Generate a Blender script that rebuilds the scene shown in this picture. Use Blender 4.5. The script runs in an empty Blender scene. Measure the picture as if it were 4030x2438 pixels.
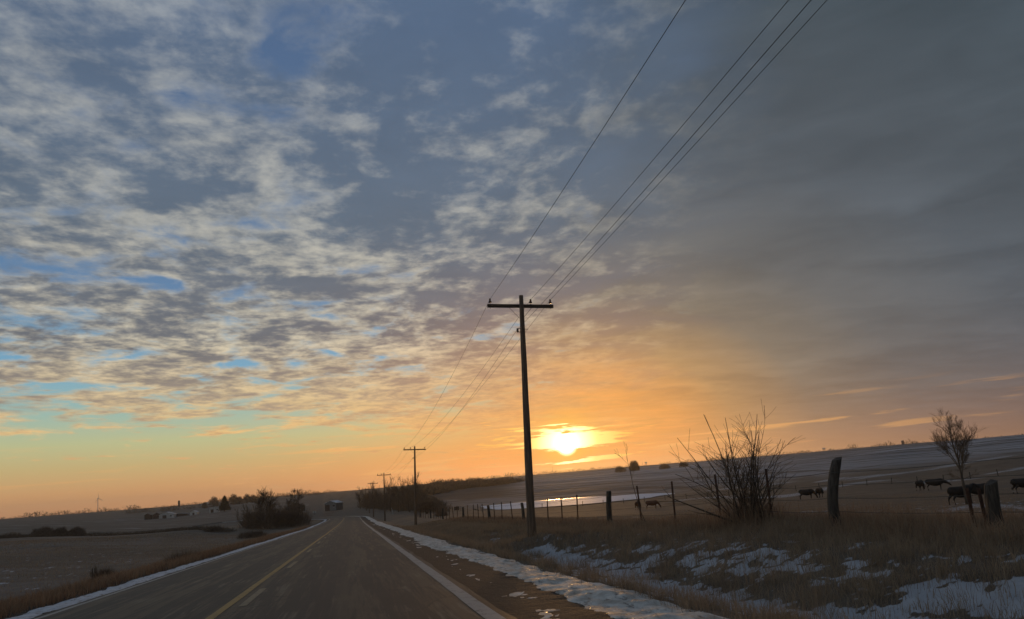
import bpy, bmesh, math, random
import numpy as np
from mathutils import Vector, Matrix

random.seed(11)
rng = np.random.default_rng(11)
R = math.radians
scene = bpy.context.scene

# ------------------------------------------------------------------ camera
# world: +Y runs along the road, +X to its right, z = 0 is the road under the camera
CAM_Z = 1.35
cam_data = bpy.data.cameras.new('camera')
cam_data.sensor_width = 36.0
cam_data.lens = 26.0
cam_data.shift_y = 0.0449
cam_data.clip_start = 0.1
cam_data.clip_end = 60000
cam = bpy.data.objects.new('camera', cam_data)
scene.collection.objects.link(cam)
yaw, pitch, roll = R(12.75), R(9.694), R(4.3)
fw = Vector((math.sin(yaw)*math.cos(pitch), math.cos(yaw)*math.cos(pitch), math.sin(pitch)))
rt = Vector((math.cos(yaw), -math.sin(yaw), 0))
up = rt.cross(fw)
r2 = math.cos(roll)*rt - math.sin(roll)*up
u2 = math.sin(roll)*rt + math.cos(roll)*up
m = Matrix((r2, u2, -fw)).transposed().to_4x4()
m.translation = Vector((0, 0, CAM_Z))
cam.matrix_world = m
scene.camera = cam
scene.render.resolution_x, scene.render.resolution_y = 1024, 619

# ------------------------------------------------------------------ colour management
vs = scene.view_settings
vs.view_transform = 'Standard'
vs.look = 'None'
vs.exposure = 0.0
vs.gamma = 1.0
vs.use_curve_mapping = False

SUN_AZ, SUN_EL = 16.4, 2.5          # degrees right of the road, degrees above the horizon

# ------------------------------------------------------------------ node helpers
def lin(r, g, b):
    def f(c):
        c /= 255.0
        return c/12.92 if c <= 0.04045 else ((c+0.055)/1.055)**2.4
    return (f(r), f(g), f(b), 1.0)

class NB:
    """small node-graph builder"""
    def __init__(self, tree):
        self.t = tree; self.n = tree.nodes; self.l = tree.links
    def node(self, kind, **kw):
        nd = self.n.new(kind)
        for k, v in kw.items(): setattr(nd, k, v)
        return nd
    def put(self, sock, v):
        if v is None: return
        if isinstance(v, (int, float)):
            sock.default_value = v if sock.type == 'VALUE' else (v, v, v) if sock.type == 'VECTOR' else (v, v, v, 1)
        elif isinstance(v, (tuple, list)):
            sock.default_value = v
        else:
            self.l.new(v, sock)
    def m(self, op, a, b=None, c=None, clamp=False):
        nd = self.node('ShaderNodeMath', operation=op, use_clamp=clamp)
        self.put(nd.inputs[0], a); self.put(nd.inputs[1], b); self.put(nd.inputs[2], c)
        return nd.outputs[0]
    def add(self, a, b): return self.m('ADD', a, b)
    def sub(self, a, b): return self.m('SUBTRACT', a, b)
    def mul(self, a, b): return self.m('MULTIPLY', a, b)
    def smooth(self, lo, hi, x):
        nd = self.node('ShaderNodeMapRange', interpolation_type='SMOOTHSTEP', clamp=True)
        self.put(nd.inputs[0], x); self.put(nd.inputs[1], lo); self.put(nd.inputs[2], hi)
        nd.inputs[3].default_value = 0; nd.inputs[4].default_value = 1
        return nd.outputs[0]
    def gauss(self, x, w):
        q = self.m('DIVIDE', x, w)
        return self.m('EXPONENT', self.mul(self.mul(q, q), -1.0))
    def mix(self, f, a, b, kind='MIX'):
        nd = self.node('ShaderNodeMix', data_type='RGBA', blend_type=kind)
        nd.clamp_factor = True
        self.put(nd.inputs[0], f); self.put(nd.inputs[6], a); self.put(nd.inputs[7], b)
        return nd.outputs[2]
    def ramp(self, f, stops):
        nd = self.node('ShaderNodeValToRGB')
        cr = nd.color_ramp
        while len(cr.elements) < len(stops): cr.elements.new(0.5)
        for e, (p, c) in zip(cr.elements, stops):
            e.position = p; e.color = c
        self.put(nd.inputs[0], f)
        return nd.outputs[0]
    def noise(self, vec, scale=1.0, detail=4.0, rough=0.5, dist=0.0, dims='3D'):
        nd = self.node('ShaderNodeTexNoise', noise_dimensions=dims)
        self.put(nd.inputs['Vector'], vec)
        nd.inputs['Scale'].default_value = scale
        nd.inputs['Detail'].default_value = detail
        nd.inputs['Roughness'].default_value = rough
        nd.inputs['Distortion'].default_value = dist
        return nd.outputs[0]
    def comb(self, x, y, z=0.0):
        nd = self.node('ShaderNodeCombineXYZ')
        self.put(nd.inputs[0], x); self.put(nd.inputs[1], y); self.put(nd.inputs[2], z)
        return nd.outputs[0]
    def sep(self, v):
        nd = self.node('ShaderNodeSeparateXYZ'); self.put(nd.inputs[0], v)
        return nd.outputs

# ------------------------------------------------------------------ sky
def build_world():
    w = bpy.data.worlds.new('World')
    scene.world = w
    w.use_nodes = True
    w.node_tree.nodes.clear()
    b = NB(w.node_tree)
    tc = b.node('ShaderNodeTexCoord')
    nv = b.node('ShaderNodeVectorMath', operation='NORMALIZE')
    b.put(nv.inputs[0], tc.outputs['Generated'])
    x, y, z = b.sep(nv.outputs[0])
    zc = b.m('MAXIMUM', z, 0.0)
    el = b.mul(b.m('ARCSINE', zc), 180/math.pi)
    az = b.mul(b.m('ARCTAN2', x, y), 180/math.pi)
    da = b.sub(az, SUN_AZ)
    dist = b.m('SQRT', b.add(b.mul(da, da), b.m('POWER', b.sub(el, SUN_EL), 2.0)))
    # cloud plane
    k = b.m('DIVIDE', 1.0, b.add(zc, 0.075))
    px, py = b.mul(x, k), b.mul(y, k)
    P = b.comb(px, py, 0.0)
    wz = b.node('ShaderNodeTexNoise'); b.put(wz.inputs['Vector'], P)
    wz.inputs['Scale'].default_value = 1.7; wz.inputs['Detail'].default_value = 3
    wv = b.node('ShaderNodeVectorMath', operation='MULTIPLY_ADD')
    b.put(wv.inputs[0], wz.outputs[1]); wv.inputs[1].default_value = (.34, .34, 0); b.put(wv.inputs[2], P)
    Pw = wv.outputs[0]
    def off(v, o, s=(1, 1, 1)):
        nd = b.node('ShaderNodeVectorMath', operation='MULTIPLY_ADD')
        b.put(nd.inputs[0], v); nd.inputs[1].default_value = s; nd.inputs[2].default_value = o
        return nd.outputs[0]
    L = b.noise(off(P, (3.1, 7.7, 0)), 0.85, 2.0, 0.5)
    L2 = b.noise(off(Pw, (13.1, 2.7, 0)), 2.2, 3.0, 0.5)
    t = b.noise(off(Pw, (9.3, 1.2, 0), (1.05, .85, 1)), 5.0, 8.0, 0.60, 0.0)
    s = b.noise(off(P, (2.3, 5.2, 0), (1.0, .95, 1)), 13.0, 5.0, 0.60)
    g = b.noise(off(Pw, (21.3, 11.2, 0), (1.0, .9, 1)), 3.4, 6.0, 0.55)
    # clear air behind the clouds
    clear = b.ramp(b.m('DIVIDE', el, 40.0), [
        (0.0, lin(222, 152, 100)), (0.035, lin(224, 168, 112)), (0.075, lin(208, 184, 128)),
        (0.115, lin(194, 198, 150)), (0.165, lin(160, 192, 180)), (0.24, lin(120, 172, 202)),
        (0.38, lin(98, 134, 172)), (0.62, lin(86, 113, 148)), (1.0, lin(78, 102, 138))])
    sky = b.node('ShaderNodeTexSky', sky_type='NISHITA')
    sky.sun_disc = False
    sky.sun_elevation = R(SUN_EL); sky.sun_rotation = R(SUN_AZ)
    nish = b.mix(1.0, sky.outputs[0], 0.06, 'MULTIPLY')
    clear = b.mix(0.08, clear, nish)
    warm = b.ramp(b.m('DIVIDE', el, 40.0), [
        (0.0, lin(255, 136, 48)), (0.05, lin(255, 160, 72)), (0.12, lin(232, 182, 112)), (0.25, lin(190, 180, 150))])
    wf = b.mul(b.gauss(da, 15.0), b.smooth(12.0, 2.0, el))
    clear = b.mix(wf, clear, warm)
    # broken altocumulus, thinning to a ragged edge low on the left
    edge = b.smooth(2.6, 7.8, b.add(b.add(el, b.mul(b.sub(b.add(b.mul(L2, .5), b.mul(g, .5)), .5), 17.0)), b.mul(b.smooth(-6, 14, az), 1.4)))
    lowleft = b.mul(b.smooth(2, -22, az), b.smooth(24, 8, el))
    right = b.smooth(2.0, 36.0, az)
    # share of open sky: wide below the ragged edge, small rents above it
    gap = b.add(b.add(g, b.mul(b.sub(L, .5), 0.55)), b.mul(b.sub(t, .5), 0.55))
    gap = b.sub(gap, b.mul(right, 0.18))
    gap = b.add(gap, b.mul(b.smooth(16, 34, el), 0.035))
    gap = b.add(gap, b.mul(lowleft, 0.10))
    gap = b.add(gap, b.mul(b.sub(1.0, edge), 0.30))
    cover = b.smooth(0.75, 0.53, b.sub(gap, b.mul(b.smooth(12, 22, el), .035)))
    # sunlit puffs against shaded ones
    bri = b.add(b.add(b.mul(t, .62), b.mul(s, .42)), b.add(b.mul(b.sub(L2, .5), .38), b.mul(b.sub(g, .5), .34)))
    bri = b.sub(bri, b.mul(b.mul(b.smooth(15, 32, el), b.smooth(-14, 4, az)), 0.03))
    bri = b.add(b.sub(bri, 0.016), b.mul(b.smooth(15.0, 4.0, el), 0.085))
    bri = b.sub(bri, b.mul(b.smooth(-4.0, 30.0, az), 0.06))
    thick = b.smooth(0.70, 0.40, bri)
    eln = b.m('DIVIDE', el, 40.0)
    cream = b.ramp(eln, [(0.0, lin(250, 186, 116)), (0.10, lin(246, 198, 124)), (0.17, lin(224, 196, 146)),
                         (0.30, lin(216, 206, 182)), (0.5, lin(178, 177, 170)), (0.85, lin(154, 160, 166))])
    grey = b.ramp(eln, [(0.0, lin(222, 162, 112)), (0.11, lin(214, 168, 118)), (0.17, lin(164, 148, 130)),
                        (0.28, lin(108, 111, 117)), (0.5, lin(96, 110, 126)), (0.85, lin(86, 105, 131))])
    ccol = b.mix(thick, cream, grey)
    gv = b.add(.84, b.mul(b.noise(off(Pw, (31.0, 4.0, 0)), 4.0, 6.0, .58), .34))
    gs = b.node('ShaderNodeVectorMath', operation='SCALE'); b.put(gs.inputs[0], ccol); b.put(gs.inputs[3], gv); ccol = gs.outputs[0]
    dE0 = b.m('SQRT', b.add(b.m('POWER', b.mul(da, .8), 2.0), b.m('POWER', b.mul(b.sub(el, SUN_EL), 1.3), 2.0)))
    # clouds warm up towards the sun
    ccol = b.mix(b.mul(b.gauss(dE0, 11.0), 0.55), ccol, lin(240, 160, 84))
    col = b.mix(cover, clear, ccol)
    # solid deck over the right half, glowing around the sun
    dE = b.m('SQRT', b.add(b.m('POWER', b.mul(b.sub(az, SUN_AZ+1.0), 0.92), 2.0), b.m('POWER', b.mul(b.sub(el, SUN_EL-.5), 1.36), 2.0)))
    deck = b.ramp(b.m('DIVIDE', dE, 50.0), [
        (0.0, lin(255, 180, 78)), (0.08, lin(248, 168, 78)), (0.15, lin(226, 158, 86)), (0.22, lin(178, 142, 98)),
        (0.32, lin(128, 118, 104)), (0.44, lin(103, 104, 104)), (0.6, lin(86, 93, 100)), (0.9, lin(70, 80, 88))])
    deckv = b.add(0.62, b.mul(b.add(b.mul(L2, .5), b.mul(b.noise(off(Pw, (5.3, 8.2, 0), (.6, 1.2, 1)), 3.4, 5.0, .5), .5)), 0.78))
    band = b.noise(b.comb(b.mul(az, .045), b.add(b.mul(el, .42), b.mul(L2, 2.0)), 7.0), 1.0, 5.0, .55, .3)
    deckv = b.add(deckv, b.mul(b.sub(band, .5), .55))
    dn = b.node('ShaderNodeVectorMath', operation='SCALE'); b.put(dn.inputs[0], deck); b.put(dn.inputs[3], deckv)
    peach = b.mul(b.m('EXPONENT', b.mul(el, -0.42)), b.add(0.30, b.mul(b.gauss(da, 22.0), 0.55)))
    deckc = b.mix(peach, dn.outputs[0], lin(240, 152, 84))
    az0 = b.add(10.0, b.mul(b.m('MAXIMUM', b.sub(el, 5.0), 0.0), 0.42))
    dm = b.smooth(-7.0, 20.0, b.add(b.sub(az, az0), b.mul(b.sub(b.add(b.mul(L2, .6), b.mul(g, .4)), .5), 38.0)))
    col = b.mix(dm, col, deckc)
    # low streaks and the burning break in front of the sun
    st = b.noise(b.comb(b.mul(az, 0.34), b.mul(el, 3.6), 4.0), 1.0, 6.0, 0.60, 0.4)
    st2 = b.noise(b.comb(b.mul(az, 0.09), b.mul(el, 1.7), 9.0), 1.0, 5.0, 0.55, 0.3)
    streak = b.mul(b.mul(b.smooth(.56, .66, st2), b.mul(b.smooth(0.7, 1.4, el), b.smooth(5.4, 3.2, el))), b.add(.25, b.mul(b.gauss(da, 22), .5)))
    col = b.mix(streak, col, lin(252, 184, 108))
    lowedge = b.smooth(1.9, 2.25, b.add(el, b.mul(b.sub(st, .5), .5)))
    body = b.mul(b.m('EXPONENT', b.mul(b.add(b.m('POWER', b.m('ABSOLUTE', b.m('DIVIDE', b.sub(da, .35), 3.9)), 2.0),
                 b.m('POWER', b.m('ABSOLUTE', b.m('DIVIDE', b.sub(el, 2.85), 0.60)), 2.0)), -1.0)), lowedge)
    wing = b.mul(b.mul(b.gauss(b.add(da, 1.5), 5.6), b.gauss(b.sub(el, 3.3), 0.95)), 0.55)
    low = b.mul(b.mul(b.gauss(b.sub(da, 1.4), 3.6), b.gauss(b.sub(el, b.add(1.15, b.mul(da, .045))), 0.16)), 0.95)
    brk = b.m('MAXIMUM', b.m('MAXIMUM', b.mul(body, 1.45), wing), low)
    brk = b.smooth(.30, .62, b.add(brk, b.mul(b.sub(st, .5), 2.6)))
    brk = b.mul(b.mul(brk, b.smooth(9.5, 5.0, b.m('ABSOLUTE', da))), b.smooth(5.8, 4.4, el))
    hot = b.ramp(b.m('DIVIDE', dist, 8.0), [(0.0, (4.5, 3.9, 2.4, 1)), (0.15, (2.6, 2.1, 1.0, 1)), (0.30, (1.6, 1.05, .30, 1)), (0.55, (1.12, .62, .12, 1)), (1.0, (.98, .46, .09, 1))])
    glow = b.gauss(dist, 2.0)
    col = b.mix(b.mul(glow, .80), col, (1.15, .62, .05, 1))
    col = b.mix(brk, col, hot)
    disc = b.smooth(0.95, 0.25, dist)
    col = b.mix(disc, col, (6.0, 5.0, 3.0, 1))
    bg = b.node('ShaderNodeBackground'); b.put(bg.inputs[0], col); bg.inputs[1].default_value = 1.0
    out = b.node('ShaderNodeOutputWorld')
    b.l.new(bg.outputs[0], out.inputs[0])
    w.cycles.sampling_method = 'MANUAL'
    w.cycles.sample_map_resolution = 1024
build_world()

# ------------------------------------------------------------------ sun
sd = bpy.data.lights.new('sun', 'SUN')
sd.energy = 0.75
sd.angle = R(4.0)
sd.color = (1.0, 0.52, 0.18)
sun = bpy.data.objects.new('sun', sd)
scene.collection.objects.link(sun)
sv = Vector((math.sin(R(SUN_AZ))*math.cos(R(SUN_EL)), math.cos(R(SUN_AZ))*math.cos(R(SUN_EL)), math.sin(R(SUN_EL))))
sun.rotation_euler = sv.to_track_quat('Z', 'Y').to_euler()

# ------------------------------------------------------------------ object helpers
COL = scene.collection
def tag(o, label=None, cat=None, group=None, kind=None):
    if label: o['label'] = label
    if cat: o['category'] = cat
    if group: o['group'] = group
    if kind: o['kind'] = kind
    return o
def link(name, data, parent=None, mat=None):
    o = bpy.data.objects.new(name, data)
    COL.objects.link(o)
    if parent is not None: o.parent = parent
    if mat is not None and data is not None and not data.materials: data.materials.append(mat)
    return o
def empty(name, loc=(0, 0, 0), rz=0.0):
    o = bpy.data.objects.new(name, None)
    o.empty_display_size = 0.3
    COL.objects.link(o)
    o.location = loc; o.rotation_euler = (0, 0, rz)
    return o
def copy_tree(o, parent=None):
    c = o.copy(); COL.objects.link(c)
    if parent is not None: c.parent = parent
    for ch in list(o.children): copy_tree(ch, c)
    return c
def mesh(name, verts, faces, smooth=False):
    me = bpy.data.meshes.new(name)
    me.from_pydata([tuple(v) for v in verts], [], [tuple(f) for f in faces])
    if smooth: me.polygons.foreach_set('use_smooth', [True]*len(me.polygons))
    me.update()
    return me
def np_mesh(name, V, F, smooth=False):
    """V (n,3), F (m,k) arrays"""
    V = np.ascontiguousarray(V, dtype=np.float32); F = np.ascontiguousarray(F, dtype=np.int32)
    me = bpy.data.meshes.new(name)
    k = F.shape[1]
    me.vertices.add(len(V)); me.vertices.foreach_set('co', V.ravel())
    me.loops.add(F.size); me.loops.foreach_set('vertex_index', F.ravel())
    me.polygons.add(len(F))
    me.polygons.foreach_set('loop_start', np.arange(0, F.size, k, dtype=np.int32))
    me.polygons.foreach_set('loop_total', np.full(len(F), k, dtype=np.int32))
    if smooth: me.polygons.foreach_set('use_smooth', np.ones(len(F), dtype=bool))
    me.update(calc_edges=True)
    me.validate()
    return me
def vcol(me, name, C):
    a = me.color_attributes.new(name, 'FLOAT_COLOR', 'POINT')
    C4 = np.ones((len(C), 4), np.float32); C4[:, :C.shape[1]] = C
    a.data.foreach_set('color', C4.ravel())
class MB:
    """collects simple shapes into one mesh"""
    def __init__(self): self.v = []; self.f = []
    def add(self, vs, fs):
        o = len(self.v); self.v += [tuple(p) for p in vs]; self.f += [tuple(i+o for i in f) for f in fs]
        return self
    def box(self, c, s, rot=None):
        vs = []
        for dx in (-.5, .5):
            for dy in (-.5, .5):
                for dz in (-.5, .5):
                    p = Vector((dx*s[0], dy*s[1], dz*s[2]))
                    if rot is not None: p = rot @ p
                    vs.append(p + Vector(c))
        return self.add(vs, [(0, 1, 3, 2), (4, 6, 7, 5), (0, 4, 5, 1), (2, 3, 7, 6), (0, 2, 6, 4), (1, 5, 7, 3)])
    def bar(self, a, b_, w, h):
        a, b_ = Vector(a), Vector(b_); d = b_-a
        q = d.to_track_quat('Y', 'Z').to_matrix()
        return self.box((a+b_)/2, (w, d.length, h), q)
    def loft(self, rings, cap=True, close=True):
        n = len(rings[0]); vs = [p for r in rings for p in r]; fs = []
        for i in range(len(rings)-1):
            for j in range(n if close else n-1):
                k = (j+1) % n
                fs.append((i*n+j, i*n+k, (i+1)*n+k, (i+1)*n+j))
        if cap:
            fs.append(tuple(range(n-1, -1, -1))); fs.append(tuple((len(rings)-1)*n+j for j in range(n)))
        return self.add(vs, fs)
    def tube(self, pts, radii, n=6, cap=True):
        rings = []
        pts = [Vector(p) for p in pts]
        for i, p in enumerate(pts):
            d = (pts[min(i+1, len(pts)-1)] - pts[max(i-1, 0)])
            if d.length < 1e-9: d = Vector((0, 0, 1))
            d.normalize()
            u = d.cross(Vector((0, 0, 1)))
            if u.length < .05: u = d.cross(Vector((0, 1, 0)))
            u.normalize(); w = d.cross(u)
            r = radii[i] if hasattr(radii, '__len__') else radii
            rings.append([p + (u*math.cos(2*math.pi*j/n) + w*math.sin(2*math.pi*j/n))*r for j in range(n)])
        return self.loft(rings, cap)
    def build(self, name, mat=None, parent=None, smooth=False):
        return link(name, mesh(name, self.v, self.f, smooth), parent, mat)

# ------------------------------------------------------------------ numpy noise
def _hash(ix, iy, seed):
    h = (ix.astype(np.int64)*374761393 + iy.astype(np.int64)*668265263 + seed*1442695041) & 0x7fffffff
    h = ((h ^ (h >> 13))*1274126177) & 0x7fffffff
    h = h ^ (h >> 16)
    return (h & 0xffff)/65535.0
def vnoise(x, y, seed=0):
    ix, iy = np.floor(x), np.floor(y); fx, fy = x-ix, y-iy
    fx = fx*fx*(3-2*fx); fy = fy*fy*(3-2*fy)
    a = _hash(ix, iy, seed); b_ = _hash(ix+1, iy, seed); c = _hash(ix, iy+1, seed); d = _hash(ix+1, iy+1, seed)
    return (a*(1-fx)+b_*fx)*(1-fy) + (c*(1-fx)+d*fx)*fy
def fbm(x, y, o=4, seed=0, g=.5):
    x = np.asarray(x, float); y = np.asarray(y, float)
    s = 0; a = 1; n = 0
    for i in range(o):
        s = s + a*vnoise(x*2**i+i*17.3, y*2**i-i*9.1, seed+i); n += a; a *= g
    return s/n
def sst(lo, hi, x):
    t = np.clip((x-lo)/(hi-lo), 0, 1); return t*t*(3-2*t)

# ------------------------------------------------------------------ lie of the land
RR = np.array([1, 10, 30, 60, 100, 150, 200, 260, 350, 500, 700, 1000, 1500, 2500, 5000, 9000.])
TAB = {
 -180: [0, .3, .8, 1.6, 2.6, 3.5, 4, 4.5, 5, 5, 5, 6, 7, 8, 9, 9],
 -110: [0, -.3, -1, -1.2, -1.3, -1.4, -1.5, -1.5, -1, 0, 2, 4, 6, 8, 9, 9],
 -60: [0, -.4, -1.3, -1.6, -1.8, -2, -2.2, -3, -3, -2, 0, 2, 4, 5, 6, 6],
 -23: [0, -.4, -1.5, -1.9, -2.0, -2.05, -2.2, -5, -4.6, -3.6, -2.4, 0, 3.6, 4.2, 6.0, 6],
 -13: [0, -.4, -1.6, -2.2, -2.6, -2.9, -4.6, -6, -6.4, -6.6, -6.8, -4.5, 2.6, 5, 9, 9],
 -6: [0, -.35, -1.4, -2.1, -2.9, -3.5, -4.1, -4.6, -5, -4.6, -2, 4.2, 7, 11, 18, 18],
 0: [0, -.26, -.8, -1.6, -2.6, -3.7, -4.5, -5, -5, -3.5, 0, 4.6, 8, 13, 24, 26],
 5: [0, -.2, -.6, -1.6, -2.7, -3.8, -4.6, -5, -4.2, -.6, 4.2, 5.5, 9, 16, 30, 32],
 12: [0, -.1, -.5, -1.9, -3.6, -5, -5.8, -6.1, -5.2, -1.6, 2.6, 7.5, 11.5, 19, 36, 38],
 20: [0, 0, -.7, -2.2, -3.9, -5.4, -5.9, -6.1, -5, -1.2, 3.4, 9, 14, 22, 38, 40],
 30: [0, 0, -1, -2.4, -4.0, -5.0, -5.3, -4.8, -3.2, .8, 5.6, 10, 14, 22, 36, 38],
 40: [0, 0, -1.1, -2.5, -3.7, -4.5, -4.2, -2.8, -.2, 4, 7.6, 11, 14.5, 22, 36, 38],
 47: [0, 0, -1.1, -2.4, -3.3, -3.6, -2.7, -1.2, 1.4, 5, 8.2, 9.6, 12, 16, 28, 30],
 80: [0, .1, -.8, -1.8, -2.4, -2.6, -2, -.5, 1.4, 4, 6, 8, 10, 14, 20, 20],
 120: [0, .2, .2, .2, .2, .2, .5, 1, 2, 4, 5, 6, 8, 10, 12, 12],
}
_th = np.array(sorted(TAB)); _tb = np.array([TAB[t] for t in sorted(TAB)], float)
_th = np.append(_th, 180.0); _tb = np.vstack([_tb, _tb[0]])
def _pchip_idx(x, xs):
    i = np.clip(np.searchsorted(xs, x)-1, 0, len(xs)-2)
    return i, np.clip((x-xs[i])/(xs[i+1]-xs[i]), 0, 1)
def _cub(p0, p1, p2, p3, t):
    m1 = (p2-p0)*.5; m2 = (p3-p1)*.5
    # keep tangents from overshooting
    d = p2-p1
    m1 = np.where(m1*d <= 0, 0, np.sign(d)*np.minimum(np.abs(m1), 2*np.abs(d)))
    m2 = np.where(m2*d <= 0, 0, np.sign(d)*np.minimum(np.abs(m2), 2*np.abs(d)))
    t2 = t*t; t3 = t2*t
    return (2*t3-3*t2+1)*p1 + (t3-2*t2+t)*m1 + (-2*t3+3*t2)*p2 + (t3-t2)*m2
def table_z(th, r):
    it, ft = _pchip_idx(th, _th); ft = ft*ft*(3-2*ft)
    lr = np.log(np.maximum(r, 1.0)); lrr = np.log(RR)
    ir, fr = _pchip_idx(lr, lrr)
    def row(i):
        g = lambda k: _tb[i, np.clip(ir+k, 0, len(RR)-1)]
        return _cub(g(-1), g(0), g(1), g(2), fr)
    return row(it)*(1-ft) + row(it+1)*ft
ZY = np.array([-9000, -300, -100, 0, 30, 60, 100, 150, 200, 260, 350, 9000.]); ZZ = np.array([7, 5.2, 2.6, 0, -.78, -1.56, -2.6, -3.7, -4.5, -5, -5.05, -5.05])
def zr(Y):
    Y = np.asarray(Y, float)
    i, f = _pchip_idx(Y, ZY)
    g = lambda k: ZZ[np.clip(i+k, 0, len(ZY)-1)]
    lin_ = g(0)*(1-f)+g(1)*f
    return lin_
PX_ = np.array([-60, -30, -20, -14, -11, -9, -7.6, -6.9, -6.0, 2.2, 3.0, 3.9, 5.0, 5.8, 6.6, 8.0, 10.3, 13, 20, 60.])
PZ_ = np.array([-1.1, -1.05, -1.0, -.98, -.92, -.72, -.36, -.2, -.12, -.12, -.14, -.26, -.42, -.40, -.28, -.02, .12, .05, -.2, -.4])
PN_ = np.array([0]*14 + [.02, .08, .2, .16, .05, 0.])     # bank rises a little near the camera
XC = -1.95                                   # road centre line
# road centre path: straight, then a left-hand bend
def road_path():
    pts = []
    s = -60.0
    while s < 185: pts.append((XC, s, 0.0)); s += 1.0 if s < 60 else 2.5
    Rb = 150.0; a = 0.0; x0, y0 = XC-Rb, 185.0
    while a < R(66):
        pts.append((x0+Rb*math.cos(a), y0+Rb*math.sin(a), a)); a += 2.5/Rb
    x1, y1, a1 = pts[-1]
    for k in range(1, 60): pts.append((x1-math.sin(a1)*4*k, y1+math.cos(a1)*4*k, a1))
    return np.array(pts)
ROAD = road_path()
def base_z(X, Y):
    r = np.hypot(X, Y); th = np.degrees(np.arctan2(X, Y))
    zt = table_z(th, r)
    zt = zt + (fbm(X*.012, Y*.012, 4, 5)-.5)*sst(60, 400, r)*2.4 + (fbm(X*.07, Y*.07, 3, 8)-.5)*sst(15, 60, r)*.35
    zn = zr(Y) + np.interp(X, PX_, PZ_) + np.interp(X, PX_, PN_)*sst(34, 14, Y) - .10*sst(20, 45, Y)*sst(6, 9, X)
    zn = zn + .55*np.exp(-((X-5.92)**2+(Y-25.2)**2)/2.2)        # mound at the foot of the near pole
    w = np.where(X > 0, sst(26, 11.5, X), sst(-32, -13, X)) * sst(230, 150, Y) * sst(-90, -50, Y)
    return zt*(1-w) + zn*w
def road_z(px, py, s_i):
    return None
_rx, _ry = ROAD[:, 0], ROAD[:, 1]
_rz = np.where(_ry < 150, zr(_ry), 0)
_bz = base_z(_rx, _ry)
_far = sst(120, 200, _ry)
_rz = zr(_ry)*(1-_far) + (_bz+.15)*_far
# smooth the longitudinal profile
for _ in range(12): _rz[1:-1] = .25*_rz[:-2]+.5*_rz[1:-1]+.25*_rz[2:]
ROAD_Z = _rz
def road_dist(X, Y):
    """signed lateral distance from the road centre (right positive) and road height there"""
    sh = X.shape; X = X.ravel(); Y = Y.ravel()
    D = np.full(X.shape, 1e3); Zr = np.zeros(X.shape)
    near = np.hypot(X, Y) < 620
    near &= ~((X > 30) | (X < -330))
    idx = np.where(near)[0]
    for c in range(0, len(idx), 20000):
        ii = idx[c:c+20000]
        d2 = (X[ii][:, None]-_rx[None, ::2])**2 + (Y[ii][:, None]-_ry[None, ::2])**2
        j = d2.argmin(1)*2
        a = ROAD[j, 2]
        dx, dy = X[ii]-_rx[j], Y[ii]-_ry[j]
        lat = dx*np.cos(a) + dy*np.sin(a)
        D[ii] = np.where(np.abs(lat) > .5*np.sqrt(d2.min(1)), lat, np.sign(lat+1e-9)*np.sqrt(d2.min(1)))
        al = -dx*np.sin(a)+dy*np.cos(a)
        k = np.clip(j+np.sign(al).astype(int), 0, len(ROAD_Z)-1)
        ds = np.hypot(_rx[k]-_rx[j], _ry[k]-_ry[j])+1e-6
        f = np.clip(np.abs(al)/ds, 0, 1)
        Zr[ii] = ROAD_Z[j]*(1-f)+ROAD_Z[k]*f
    return D.reshape(sh), Zr.reshape(sh)
POND_Z = -6.0; POND_AZ, POND_R, POND_W, POND_D = 16.4, 243.0, 29.0, 33.0
def pond_rho(X, Y):
    a = R(POND_AZ); cx, cy = POND_R*math.sin(a), POND_R*math.cos(a)
    u = (X-cx)*math.cos(a) - (Y-cy)*math.sin(a); v = (X-cx)*math.sin(a) + (Y-cy)*math.cos(a)
    return np.hypot(u/POND_W, v/POND_D)
def land_z(X, Y, rough=True):
    X = np.asarray(X, float); Y = np.asarray(Y, float)
    sh = X.shape; X = np.atleast_1d(X); Y = np.atleast_1d(Y)
    z = base_z(X, Y)
    D, Zr = road_dist(X, Y)
    r = np.hypot(X, Y)
    w = sst(8.0, 4.6, np.abs(D))                      # road bed
    z = z*(1-w) + (Zr-.11)*w
    pr = pond_rho(X, Y); wp = sst(1.45, 1.05, pr)
    z = z*(1-wp) + (POND_Z-.18)*wp
    if rough:
        off = sst(4.3, 5.6, np.abs(D))
        z = z + off*((fbm(X*1.1, Y*1.1, 4, 21)-.5)*.16 + (fbm(X*5, Y*5, 2, 31)-.5)*.05)*sst(90, 25, r)
    return z.reshape(sh)
def ground(x, y): return float(land_z(np.array([x]), np.array([y]))[0])
def at(az, r, dz=0.0):
    """point on the ground at a bearing (degrees right of the road) and a range"""
    x, y = r*math.sin(R(az)), r*math.cos(R(az))
    return Vector((x, y, ground(x, y)+dz))
def snow_mask(X, Y):
    """snow left lying in the ditch and in scraps over the pasture (0..1)"""
    D = X-XC
    n = .55*fbm(X*2.2, Y*1.5, 3, 51, .6) + .45*fbm(X*7.5, Y*5.5, 4, 57, .65); n2 = fbm(X*.45+4, Y*.3, 3, 61)
    ditch = np.exp(-((X-5.5-.25*np.sin(Y*.35))/.9)**2)*sst(42, 24, Y)*1.05
    bank = np.exp(-((X-7.3)/1.3)**2)*sst(24, 14, Y)*.66
    past = sst(10.5, 13, X)*sst(85, 30, np.hypot(X, Y))*.42
    left = sst(-16, -22, X)*.12
    pref = np.maximum(np.maximum(ditch*.98, bank), np.maximum(past, left))
    pref = pref*(1-.8*np.exp(-((X-5.92)**2+(Y-25.2)**2)/3.0))
    return sst(.475, .545, n*.78+n2*.22 + (pref-.56)*.30)*sst(120, 60, np.hypot(X, Y))

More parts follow.
